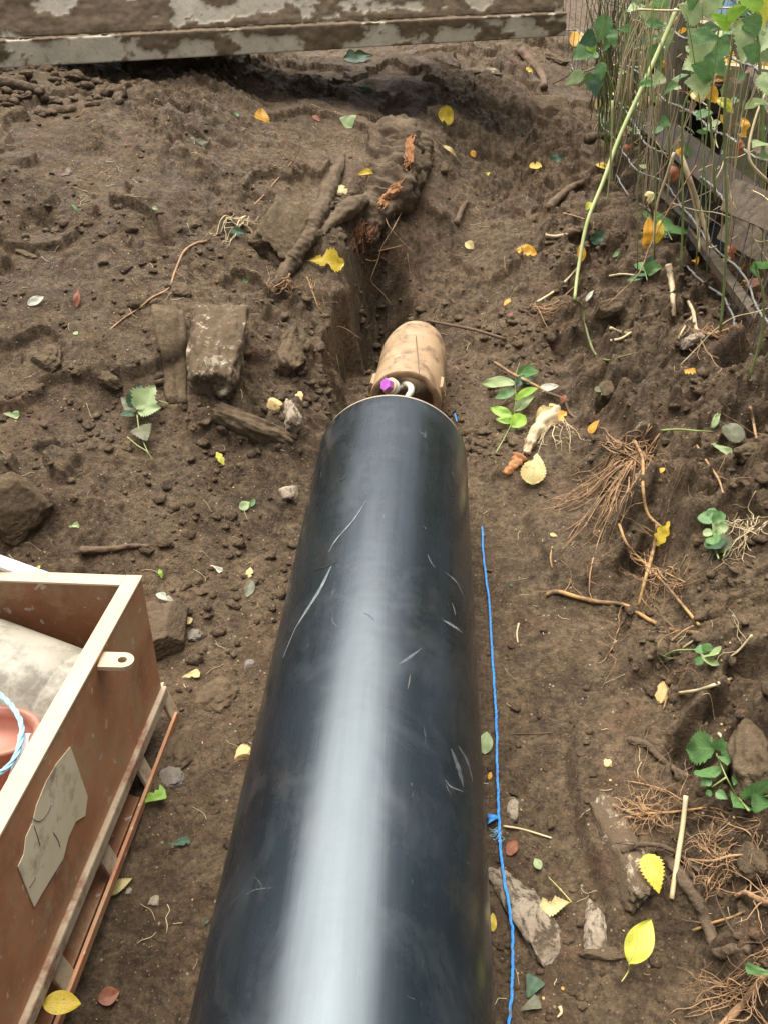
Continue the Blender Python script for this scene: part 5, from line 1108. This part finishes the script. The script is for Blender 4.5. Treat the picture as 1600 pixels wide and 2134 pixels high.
def board(p0, p1, w_, t_, mat, label, seed, roll=0, name='board', cat='board', jag=True):
    p0, p1 = Vector(p0), Vector(p1); d = p1 - p0; L = d.length; M = d.to_track_quat('X', 'Z').to_matrix() @ Matrix.Rotation(R(roll), 3, 'X'); n_ = 22; V = []; Fc = []; rr_ = random.Random(seed)
    e0 = [rr_.uniform(-1, 1) * .02 * jag for _ in range(7)]
    for i in range(n_ + 1):
        x = L * i / n_
        for j, (b_, c_) in enumerate([(-1, -1), (-.33, -1), (.33, -1), (1, -1), (1, 1), (.33, 1), (-.33, 1), (-1, 1)]):
            xx = x + (e0[j % 7] if i in (0, n_) else 0); V.append(p0 + M @ Vector((xx, b_ * w_ / 2 * (1 + .04 * mnoise.noise(Vector((i * .5, b_ * 2, seed)))), c_ * t_ / 2 + .004 * mnoise.noise(Vector((i * .3, b_, seed + 3))))))
    for i in range(n_):
        for j in range(8): a, b_ = i * 8 + j, i * 8 + (j + 1) % 8; Fc.append((a, b_, b_ + 8, a + 8))
    Fc += [tuple(range(8))[::-1], tuple(range(n_ * 8, n_ * 8 + 8))]; o = link(name, mesh(name, V, Fc), mat, None, False); return tag(centre(o), label, cat, GB)
board(at_Y(1345, 250, 4.75), at_Y(1560, 430, 3.15), .12, .09, 'darkboard', 'dark wet log lying diagonally behind the fence wires', 1, 40, 'log', 'log')
board(at_Y(1515, 405, 3.0), at_Y(1720, 490, 2.6), .11, .02, 'board', 'broken grey brown board behind the middle of the fence', 2, 62)
board(at_Y(1520, 470, 3.15), at_Y(1740, 590, 2.7), .12, .02, 'board', 'lower split board behind the fence', 3, 62)
board(at_Y(1395, 395, 4.05), at_Y(1480, 470, 3.45), .12, .03, 'darkboard', 'short wet offcut near the foot of the wooden stake', 4, 30)
board(at_Y(1440, 480, 3.55), at_Y(1600, 700, 2.65), .035, .035, 'board', 'pale rail lying on the ground along the fence bottom', 5, 10, 'rail', 'rail')
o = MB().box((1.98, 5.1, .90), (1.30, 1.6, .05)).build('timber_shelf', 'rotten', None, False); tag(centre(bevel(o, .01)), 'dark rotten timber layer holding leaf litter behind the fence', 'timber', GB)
board((1.30, 4.32, .84), (2.7, 4.30, .86), .08, .06, 'darkboard', 'dark beam along the front edge of the rotten timber layer', 61, 0, 'beam', 'beam')
board((1.42, 4.45, .0), (1.44, 4.5, .86), .10, .08, 'darkboard', 'dark prop under the rotten timber layer', 62, 0, 'prop', 'prop')
board((1.35, 5.75, .45), (2.8, 5.7, .45), .03, .9, 'rotten', 'rotten back boards deep behind the fence', 63, 0, 'board', 'board')  # boards added to blacken the void under the timber layer
board(at_Y(1545, 420, 3.5), at_Y(1560, 150, 3.7), .16, .05, 'mossy', 'upright mossy slab of bark behind the fence', 7, 0, 'bark_slab', 'bark')
board(at_Y(1470, 520, 3.55), at_Y(1500, 330, 3.8), .14, .03, 'slate', 'dark grey slab standing in the shade behind the fence', 8, 0, 'slab', 'slab')
board(at_Y(1440, 52, 4.6), at_Y(1680, 110, 4.3), .05, .05, 'palewood', 'pale peeled pole across the top of the timber pile', 9, 10, 'pole', 'pole')
board(at_Y(1430, 135, 4.4), at_Y(1690, 160, 4.1), .04, .04, 'palewood', 'second pale pole just above the leaf litter', 10, 10, 'pole', 'pole')
board(at_Y(1330, 420, 4.9), at_Y(1420, 160, 5.0), .12, .03, 'darkboard', 'dark narrow plank standing behind the wooden stake', 11, 0)
board(at_Y(1640, 330, 3.3), at_Y(1520, 60, 3.9), .03, .03, 'board', 'thin grey brown pole leaning behind the fence', 12, 0, 'pole', 'pole')
# pale bent canes
GC = 'dry canes and stalks at the fence'
def cane(pts, r, mat, label, taper=.3, name='cane'):
    return tag(centre(MB().tube(spline([at_Y(*q) for q in pts], 5), lambda t: r * (1 - taper * t), 7, .15, 1).build(name, mat)), label, 'cane', GC)
cane([(1412, 312, 3.0), (1435, 370, 2.95), (1455, 430, 2.95), (1478, 512, 2.9)], .010, 'palewood', 'stout bent pale cane crossing the fence wires')
cane([(1420, 335, 3.02), (1440, 400, 2.97), (1452, 460, 2.95), (1456, 525, 2.9)], .0065, 'straw', 'thinner pale cane beside the stout bent one')
cane([(1404, 318, 2.95), (1385, 375, 2.95), (1365, 440, 2.95), (1362, 520, 2.9)], .0055, 'straw', 'tan cane slanting down to the curled orange leaf')
cane([(1450, 345, 2.9), (1415, 400, 2.9), (1385, 450, 2.9), (1350, 520, 2.85), (1330, 570, 2.8), (1265, 635, 2.75)], .0030, 'root', 'thin brown stem arching down to the slope')
cane([(1345, 400, 3.0), (1355, 430, 3.0), (1362, 470, 3.0), (1363, 540, 2.95)], .0055, 'darkroot', 'dark stem carrying the curled orange leaf')
cane([(1600, 380, 2.5), (1560, 330, 2.5), (1572, 250, 2.55), (1600, 180, 2.6)], .0045, 'straw', 'pale stalk looping at the right edge behind the wires')
cane([(1330, 20, 3.3), (1400, 22, 3.2), (1475, 18, 3.1), (1560, 15, 3.0)], .0035, 'straw', 'thin straw arching across the top of the fence')
cane([(1150, 175, 4.6), (1170, 165, 4.6), (1182, 158, 4.55)], .004, 'darkroot', 'short dark cane below the end of the metal plate')
# curled orange leaves hanging there
def hang(x0, y0, x1, y1, Y, rt, mat, label, seed, group='leaves hanging on the fence weeds', **kw):
    A, B = at_Y(x0, y0, Y), at_Y(x1, y1, Y - .02); mb = LM(); leafgeo(mb, A, B, rt, kw.get('shape', 'oval'), seed, (-ray(x0, y0) + Vector((.3, 0, .2))).normalized(), kw.get('curl', .2), kw.get('fold', .5), kw.get('serr', .06), kw.get('torn', 1), 20, False, 0, .12)
    return tag(centre(leafbuild(mb, 'hanging_leaf', mat)), label, 'leaf', group)
hang(1352, 452, 1340, 518, 2.97, .42, 'orange', 'crumpled golden leaf hanging at the foot of the fence', 1)
hang(1375, 458, 1362, 512, 2.96, .40, 'yellow', 'second crumpled yellow leaf folded beside the first', 2)
hang(1348, 398, 1352, 425, 3.0, .8, 'palegold', 'small beige curled leaf on the dark stem', 3)
hang(1412, 318, 1425, 308, 2.98, .8, 'orange', 'little orange leaf at the top of the stout bent cane', 4)
hang(1545, 245, 1550, 285, 3.0, .5, 'orange', 'orange leaf hanging behind the upper wires', 5)
hang(1540, 290, 1532, 325, 3.0, .6, 'rust', 'rust brown leaf hanging behind the upper wires', 6)
hang(1465, 180, 1490, 215, 3.1, .6, 'orange', 'orange and yellow leaf caught on the stem near the top wire', 7)
hang(1488, 205, 1528, 236, 3.1, .4, 'lemon', 'yellow green curled leaf on the stem near the top wire', 8)
hang(1440, 190, 1458, 212, 3.2, .9, 'palegold', 'cream leaf under the big nettle leaf', 9)
hang(1376, 128, 1382, 142, 3.6, .8, 'orange', 'small orange leaf left of the wooden stake', 10)
hang(1300, 300, 1310, 318, 3.9, .7, 'rust', 'small brown leaf low behind the leaning stem', 11)
hang(1400, 345, 1402, 380, 3.2, .6, 'rust', 'rust brown leaf in the shade beside the bent canes', 12)
hang(1445, 545, 1455, 535, 2.8, .8, 'orange', 'small orange leaf on the soil side of the lowest wires', 13)
hang(1515, 510, 1525, 540, 2.75, .6, 'rust', 'rust leaf behind the lowest wires', 14)

# nettles: stem plus toothed leaves, each leaf its own part
def nettle(label, stem, Y, r, leaves, mat='greenstem', group='nettles growing through the fence'):
    pts = [at_Y(x, y, Y + (dy[0] if dy else 0)) for x, y, *dy in stem]; e = empty('nettle', pts[0], label, 'nettle', group)
    lp('stem', pts, r, mat, e, 5, .35)
    for i, (x0, y0, x1, y1, rt, mt, *o_) in enumerate(leaves):
        A, B = at_Y(x0, y0, Y - .01), at_Y(x1, y1, Y - .05 + random.uniform(-.03, .03)); up = (-ray(x1, y1) + Vector((random.uniform(-.5, .5), 0, random.uniform(.2, .7)))).normalized()
        o = one_leaf(e, A, B, rt, mt, int(x0 + y0 * 3), up, 'ovate', .13, .05, .12)
    return e
random.seed(77)
nettle('tall nettle with a big spotted pale leaf crossing the upper wires', [(1500, 690), (1510, 560), (1513, 430), (1508, 300), (1512, 180), (1530, 70), (1545, -30)], 2.35, .0042,
 [(1480, 175, 1425, 172, .85, 'palegreen'), (1485, 160, 1440, 135, .7, 'green'), (1545, 100, 1570, 30, .6, 'green'), (1548, 60, 1600, 130, .7, 'palegreen'), (1560, 40, 1545, 132, .75, 'palegreen'), (1520, 60, 1478, 30, .5, 'lime'), (1512, 40, 1560, 10, .5, 'lime'), (1440, 75, 1500, 80, .55, 'green'), (1540, 20, 1580, -20, .7, 'green'), (1600, 40, 1560, -10, .8, 'lemon'), (1600, 60, 1580, 110, .7, 'palegreen')])
nettle('nettle stem with few leaves between the two wooden stakes', [(1418, 560), (1422, 440), (1420, 330), (1423, 230), (1440, 190), (1478, 170)], 2.75, .0040,
 [(1360, 170, 1328, 178, .6, 'green'), (1362, 170, 1380, 158, .7, 'palegreen'), (1345, 45, 1385, 55, .5, 'green'), (1470, 60, 1450, 90, .6, 'green'), (1520, 90, 1480, 110, .6, 'green')])
nettle('drooping nettle with dark green leaves at the left end of the fence', [(1300, 260), (1275, 180), (1255, 140), (1215, 150)], 4.0, .005,
 [(1215, 150, 1176, 178, .62, 'palegreen'), (1225, 150, 1228, 190, .6, 'green'), (1230, 95, 1192, 125, .8, 'green'), (1240, 75, 1205, 90, .8, 'darkgreen'), (1250, 130, 1252, 172, .7, 'green'), (1245, 110, 1225, 125, .9, 'green'), (1262, 30, 1245, 88, .75, 'green'), (1270, 60, 1280, 100, .6, 'green'), (1245, 150, 1240, 205, .6, 'darkgreen'), (1280, 75, 1265, 70, .9, 'green'), (1255, 100, 1275, 85, .8, 'green'), (1225, 90, 1240, 112, .8, 'lime')])
nettle('light green nettle at the top of the fence behind the straw stalks', [(1350, 200), (1345, 110), (1340, 30), (1335, -40)], 3.9, .005,
 [(1340, 10, 1305, 25, .5, 'palegreen'), (1345, 15, 1368, 22, .7, 'lime'), (1320, 60, 1282, 62, .45, 'green'), (1330, 85, 1302, 95, .7, 'green'), (1335, 65, 1320, 100, .7, 'darkgreen'), (1350, 80, 1372, 78, .7, 'green'), (1315, 5, 1350, -15, .7, 'green'), (1380, 60, 1392, 100, .7, 'green')])
nettle('nettle filling the top right corner with broad leaves', [(1590, 330), (1585, 220), (1580, 110), (1570, 0)], 2.2, .0045,
 [(1580, 120, 1545, 100, .7, 'green'), (1600, 215, 1570, 218, .4, 'palegreen'), (1600, 300, 1568, 308, .6, 'palegreen'), (1600, 320, 1580, 330, .5, 'palegreen'), (1585, 60, 1545, 40, .7, 'green'), (1590, 10, 1530, -10, .6, 'lime'), (1590, 150, 1610, 210, .7, 'palegreen')])
nettle('slender nettle stem rising from the bare bank at the right edge', [(1560, 790), (1585, 700), (1590, 620), (1575, 560)], 2.12, .004, [(1578, 570, 1560, 560, .6, 'green'), (1580, 560, 1600, 545, .6, 'green')])
nettle('broad pale nettle leaves filling the gap above the timber pile', [(1490, 420), (1480, 260), (1462, 120), (1450, -20)], 3.1, .005,
 [(1475, 120, 1432, 60, .8, 'palegreen'), (1470, 110, 1510, 160, .75, 'green'), (1460, 40, 1412, 10, .8, 'palegreen'), (1462, 30, 1510, -10, .8, 'palegreen'), (1450, 10, 1425, -35, .8, 'green'), (1462, 55, 1500, 60, .6, 'green'), (1478, 230, 1450, 250, .6, 'green'), (1470, 130, 1420, 145, .8, 'palegreen')])
nettle('nettle with tattered leaves in front of the left wooden stake', [(1395, 330), (1388, 200), (1375, 90), (1360, -30)], 3.6, .0045,
 [(1380, 130, 1345, 100, .7, 'green'), (1375, 90, 1405, 60, .7, 'palegreen'), (1385, 190, 1412, 178, .7, 'green'), (1370, 40, 1330, 20, .8, 'palegreen'), (1365, 20, 1395, -10, .7, 'green'), (1385, 160, 1352, 178, .6, 'palegreen'), (1392, 250, 1372, 262, .6, 'green')])
# dry and green grass stalks massed at the fence
rr = random.Random(9)
def stalks(name, n, x0, x1, ytop, ybot, Y0, Y1, r, mat, label, lean=10):
    mb = MB()
    for i in range(n):
        x = rr.uniform(x0, x1); Y = rr.uniform(Y0, Y1); l = rr.gauss(lean, 18); yt = ytop + rr.uniform(-20, 40); yb = ybot + rr.uniform(-60, 30)
        P = [at_Y(x - l * .5 + rr.gauss(0, 2), yb, Y), at_Y(x + rr.gauss(0, 4), yb * .6 + yt * .4, Y), at_Y(x + l + rr.gauss(0, 5), yb * .25 + yt * .75, Y), at_Y(x + l * 1.6 + rr.gauss(0, 8), yt, Y)]
        mb.tube(spline(P, 3), lambda t: r * (1 - .4 * t) , 4)
    o = mb.build(name, mat); return tag(centre(o), label, 'grass', None, 'stuff')
stalks('green_stalks', 42, 1244, 1285, -40, 250, 4.1, 4.6, .0026, 'darkstem', 'dense green stalks at the left end of the fence')
stalks('green_stalks', 26, 1248, 1340, -40, 330, 3.9, 4.5, .0026, 'greenstem', 'green grass stalks behind the leaning stem')
stalks('dry_stalks', 46, 1300, 1390, -60, 240, 3.4, 4.3, .0024, 'straw', 'dry straw coloured stalks massed at the top of the fence', 22)
stalks('dry_stalks', 20, 1280, 1430, 150, 440, 3.0, 3.9, .0016, 'straw', 'dry stalks lower down behind the wires', 10)
stalks('dry_stalks', 12, 1470, 1620, -20, 560, 2.5, 3.4, .0018, 'straw', 'dry stalks among the wires at the right edge', 26)
stalks('green_stalks', 6, 1320, 1620, -20, 560, 2.4, 3.2, .0024, 'greenstem', 'thin green stalks among the wires', 16)

# leaf litter heaps and foliage beyond the fence
def leafcloud(name, n, fn, size, mats, label, cat, seed, flatness=.5):
    rs = np.random.RandomState(seed)
    for mi, (mt, share) in enumerate(mats):
        mb = LM(); k = int(n * share)
        for i in range(k):
            p = Vector(fn(rs)); d = Vector((rs.randn(), rs.randn(), rs.randn() * flatness)).normalized() * size * (.5 + rs.rand()); up = Vector((rs.randn() * .5, rs.randn() * .5 - .3, 1)).normalized()
            b0 = len(mb.V); dn = d.normalized(); up = (up - dn * up.dot(dn)).normalized(); sd = dn.cross(up) * d.length * .32
            mb.V += [p, p + d * .3 + sd + up * d.length * .06, p + d * .7 + sd * .8, p + d, p + d * .7 - sd * .8, p + d * .3 - sd + up * d.length * .06, p + d * .5 - up * d.length * .05]
            mb.uv += [(.5, 0), (1, .3), (.9, .7), (.5, 1), (.1, .7), (0, .3), (.5, .5)]
            mb.F += [(b0, b0 + 1, b0 + 6), (b0 + 1, b0 + 2, b0 + 6), (b0 + 2, b0 + 3, b0 + 6), (b0 + 3, b0 + 4, b0 + 6), (b0 + 4, b0 + 5, b0 + 6), (b0 + 5, b0, b0 + 6)]
        o = leafbuild(mb, name, mt); tag(o, label[mi] if isinstance(label, (list, tuple)) else label, cat, None, 'stuff')
def litter(rs):
    x = 1.22 + 1.6 * rs.rand(); y = 2.0 + 4.5 * rs.rand(); return x, y, hz(x, y) + .004 + .02 * rs.rand()
leafcloud('leaf_litter', 900, litter, .06, [('rust', .3), ('brown', .3), ('orange', .25), ('palegold', .15)], ['red brown leaf litter behind the fence', 'brown leaf litter behind the fence', 'orange leaf litter behind the fence', 'pale leaf litter behind the fence'], 'leaf litter', 1, .3)
la, lb_ = at_Y(1365, 300, 4.5), at_Y(1700, 180, 4.3)
def toplitter(rs):
    t = rs.rand(); return 1.36 + 1.2 * t, 4.33 + 1.2 * rs.rand() ** 2, .93 + .05 * rs.rand()
leafcloud('leaf_litter', 520, toplitter, .07, [('orange', .45), ('palegold', .3), ('rust', .25)], ['orange leaves heaped on the old timber', 'pale leaves heaped on the old timber', 'rusty leaves heaped on the old timber'], 'leaf litter', 2, .4)
def far(rs):
    y = 3.6 + 4.5 * rs.rand(); x = 1.9 + (y - 3.6) * .12 + abs(rs.randn()) * .7; return x, y, .9 + 2.6 * rs.rand()
leafcloud('hedge', 9000, far, .10, [('green', .40), ('darkgreen', .15), ('palegreen', .45)], ['mid green leaves of the hedge beyond the fence', 'dark leaves of the hedge beyond the fence', 'pale leaves of the hedge beyond the fence'], 'hedge', 3, .8)
def unseen_l(rs): return -3.6 - 1.2 * rs.rand() - abs(rs.randn()) * .3, -2.5 + 10 * rs.rand(), .5 + 3.6 * rs.rand()  # unseen hedge added to darken reflections on the pipe's left flank
leafcloud('hedge', 5000, unseen_l, .20, [('darkgreen', .6), ('green', .4)], ['dark leaves of the hedge along the left side of the pit', 'green leaves of the hedge along the left side of the pit'], 'hedge', 4, .8)
def unseen_r(rs): return 3.0 + 1.2 * rs.rand() + abs(rs.randn()) * .3, -2.5 + 6.5 * rs.rand(), .5 + 3.6 * rs.rand()  # out-of-view hedge added to darken the pipe's right flank
leafcloud('hedge', 3600, unseen_r, .20, [('darkgreen', .6), ('green', .4)], ['dark leaves of the hedge near the right side of the camera', 'green leaves of the hedge near the right side of the camera'], 'hedge', 5, .8)
def weeds(rs): y = 3.3 + 2.6 * rs.rand(); return 1.06 + .30 * rs.rand(), y, .55 + .95 * rs.rand() ** .7
leafcloud('weed_leaves', 420, weeds, .055, [('green', .4), ('palegreen', .35), ('orange', .08), ('brown', .17)], ['green weed leaves tangled in the fence', 'pale weed leaves tangled in the fence', 'orange dead leaves caught in the fence', 'brown dead leaves caught in the fence'], 'weeds', 6, .8)
rr = random.Random(91); mb = MB()
for i in range(90):
    y = rr.uniform(2.2, 5.6); p = Vector((rr.uniform(1.04, 1.35), y, rr.uniform(.35, 1.1))); d = Vector((rr.gauss(0, .3), rr.gauss(0, .8), rr.gauss(.1, .8))).normalized(); Q = [p]; L = rr.uniform(.12, .5)
    for k in range(5): d = (d + Vector((rr.gauss(0, .18), rr.gauss(0, .25), rr.gauss(-.05, .25)))).normalized(); Q.append(Q[-1] + d * L / 5)
    mb.tube(spline(Q, 3), rr.uniform(.0010, .0028), 5)
tag(mb.build('dry_tangle', 'straw'), 'tangle of dry bent stalks woven through the fence', 'dry stalks', None, 'stuff')
MAT['bark'] = mat_simple('hedge_bark', (.10, .08, .055), (.15, .12, .08), 12, .9, .5, .005)
for i, (x, y) in enumerate(((2.3, 4.2), (2.5, 5.4), (2.8, 6.6), (2.2, 3.4))):
    o = MB().tube([Vector((x, y, .2)), Vector((x + .05, y + .05, 1.4)), Vector((x - .05, y + .15, 2.6)), Vector((x + .1, y + .1, 3.4))], lambda t: .05 - .03 * t, 10, .2, i).build('hedge_trunk', 'bark'); tag(centre(o), ['hedge trunk nearest the timber pile', 'second hedge trunk behind the old timber', 'farthest hedge trunk beyond the fence', 'slim hedge trunk at the right edge'][i], 'trunk', 'trunks of the hedge beyond the fence')
MAT['bluesheet'] = mat_simple('pale_blue_sheet', (.25, .50, .78), (.32, .58, .84), 6, .5, .2, .003)
P = np.array([[list(at_Y(1495 + 75 * u, -40 + 80 * v, 7.2) + Vector((0, .05 * math.sin(u * 7 + v * 3), 0))) for u in np.linspace(0, 1, 12)] for v in np.linspace(0, 1, 10)])
o = link('tarpaulin', gridmesh('tarpaulin', P), 'bluesheet'); md = o.modifiers.new('s', 'SOLIDIFY'); md.thickness = .006; tag(centre(o), 'scrap of pale blue sheet glimpsed through the leaves at the top right', 'tarpaulin')

# ---------------------------------------------------------------- metal plate over the pit
A0, B0 = at_Z(0, 143, 1.06), at_Z(1177, 75, 1.06)
B0 = O + ray(1177, 75) * ((5.2) / ray(1177, 75).y); A0 = O + ray(0, 143) * (4.05 / ray(0, 143).y); 
ex = (B0 - A0); Lp = ex.length; ex.normalize(); A1 = A0 - ex * .7; Lp += .7; ez = Vector((0, 0, 1)); ey = ez.cross(ex).normalized()   # away from the camera
if ey.y < 0: ey = -ey
prof = [(0, 0), (.0, .006), (.012, .100), (.014, .104), (.042, .106), (.046, .110), (.052, .135), (.13, .34), (.40, .52), (1.0, .62)]   # depth, height; top bends back as a cover shading the hollow
def plate_pt(u, s, mudh):
    # s: arc position
    for i in range(len(prof) - 1):
        if s <= cum[i + 1]: t = (s - cum[i]) / (cum[i + 1] - cum[i]); y = prof[i][0] + (prof[i + 1][0] - prof[i][0]) * t; z = prof[i][1] + (prof[i + 1][1] - prof[i][1]) * t; break
    a, b_ = prof[i], prof[i + 1]; n_ = (ey * -(b_[1] - a[1]) + ez * (b_[0] - a[0])).normalized()
    return A1 + ex * u + ey * y + ez * z + n_ * mudh
cum = [0]
for i in range(len(prof) - 1): cum.append(cum[-1] + math.hypot(prof[i + 1][0] - prof[i][0], prof[i + 1][1] - prof[i][1]))
us = np.arange(0, Lp, .010); us = np.append(us, Lp); svals = sorted(set(list(np.arange(0, .62, .0075)) + [c_ - 1e-5 for c_ in cum[1:] if c_ < .62] + [.7, .8, .95, 1.1, cum[-1] - 1e-4]))
UU, SSS = np.meshgrid(us, svals); mn = fbm(UU * 1.0, SSS * 1.6, 4.2, 5, 301, .55)
step = np.exp(-((SSS - .135) / .055) ** 2); lip = (SSS < .10)
mud = ss(-.02, .14, mn + .55 * step + .22 * ss(.12, .3, SSS) * ss(1.5, 2.6, UU) - .16 * lip + .02)
thick = mud * (.0015 + .008 * np.clip(step * .8 + mn * .4, 0, 1) + .003 * np.clip(fbm(UU, SSS, 25, 3, 305), -1, 1)) + .0006
P = np.array([[list(plate_pt(float(UU[j, i]), float(SSS[j, i]), float(thick[j, i]))) for i in range(UU.shape[1])] for j in range(UU.shape[0])])
def mat_plate():
    m, t, b = newmat('muddy_plate'); n = N(t); v = n.coord(); at = n.n('Attribute'); at.attribute_name = 'mud'
    metal = n.mix(n.ramp(n.noise(v, 9, 6, .7), [(.35, 0.), (.65, 1.)]), (.40, .345, .25), (.54, .47, .35)); metal = n.mix(n.ramp(n.noise(v, 26, 5, .7), [(.55, 0.), (.68, .7)]), metal, (.25, .19, .13))
    soil = n.mix(n.ramp(n.noise(v, 14, 6, .7), [(.35, 0.), (.65, 1.)]), (.10, .067, .037), (.185, .128, .075))
    n.link(n.mix(at.outputs['Fac'], metal, soil), b.inputs['Base Color']); n.link(n.math('ADD', n.math('MULTIPLY', at.outputs['Fac'], .3), .55), b.inputs['Roughness']); n.bump(b, n.noise(v, 60, 6, .7), .5, .004); return m
MAT['plate'] = mat_plate()
pc = A1 + ex * (Lp * .5); plate = empty('metal_plate', pc, 'wide pale metal plate smeared with mud across the head of the pit', 'plate')
o = link('plate_face', gridmesh('plate_face', P), 'plate'); at = o.data.attributes.new('mud', 'FLOAT', 'POINT'); at.data.foreach_set('value', mud.astype(np.float32).reshape(-1)); child(o, plate)
md = o.modifiers.new('s', 'SOLIDIFY'); md.thickness = .014; md.offset = -1
o = MB().box(A1 + ex * (Lp / 2 - .05) + ey * .66 + ez * .30, (Lp - .2, .6, .012), Matrix((ex, ey, ez)).transposed()).build('back_panel', 'darkboard', None, False); child(o, plate)  # hidden panel added behind the plate to darken the hollow below
# mud lumps under the left end
def z_pl(rs): u = rs.rand(); return -2.3 + .9 * u, 3.6 + .7 * rs.rand()
scatter('loose_earth', 420, z_pl, .008, .042, 'clod', 'large clods heaped under the left end of the metal plate', 'soil', 17, 2.0, .3)
def z_rt(rs): return .55 + .6 * rs.rand(), .6 + 3.4 * rs.rand()
scatter('soil_clods', 2400, z_rt, .003, .024, 'clod', 'loose clods of soil on the right bank', 'soil', 18, 5, .46)
def z_edge(rs): return -.46 + .26 * rs.rand(), 2.35 + 1.4 * rs.rand()
scatter('loose_earth', 500, z_edge, .004, .026, 'clod', 'crumbling earth along the cut edge left of the clay pipe', 'soil', 19, 3, .42)
mb = MB(); rr = random.Random(31)
for i in range(620):
    y = .6 + 4.2 * rr.random() ** 1.2; x = (rr.random() - .5) * (2.2 + y * .7)
    if -.34 < x < .16 and y < 2.5 or x < -.55 and y < 1.3: continue
    L = rr.uniform(.008, .05) * (1 + y * .15); a = rr.random() * 6.28; p = Vector((x, y, hz(x, y) + .002)); Q = [p]
    for k in range(4): a += rr.gauss(0, .35); q = Q[-1] + Vector((math.cos(a), math.sin(a), 0)) * L / 4; q.z = hz(q.x, q.y) + .0015 + rr.random() * .003; Q.append(q)
    mb.tube(spline(Q, 2), rr.uniform(.0004, .0011), 4)
tag(mb.build('root_fibres', 'straw'), 'fine straw and rootlet scraps strewn over the soil', 'rootlets', None, 'stuff')
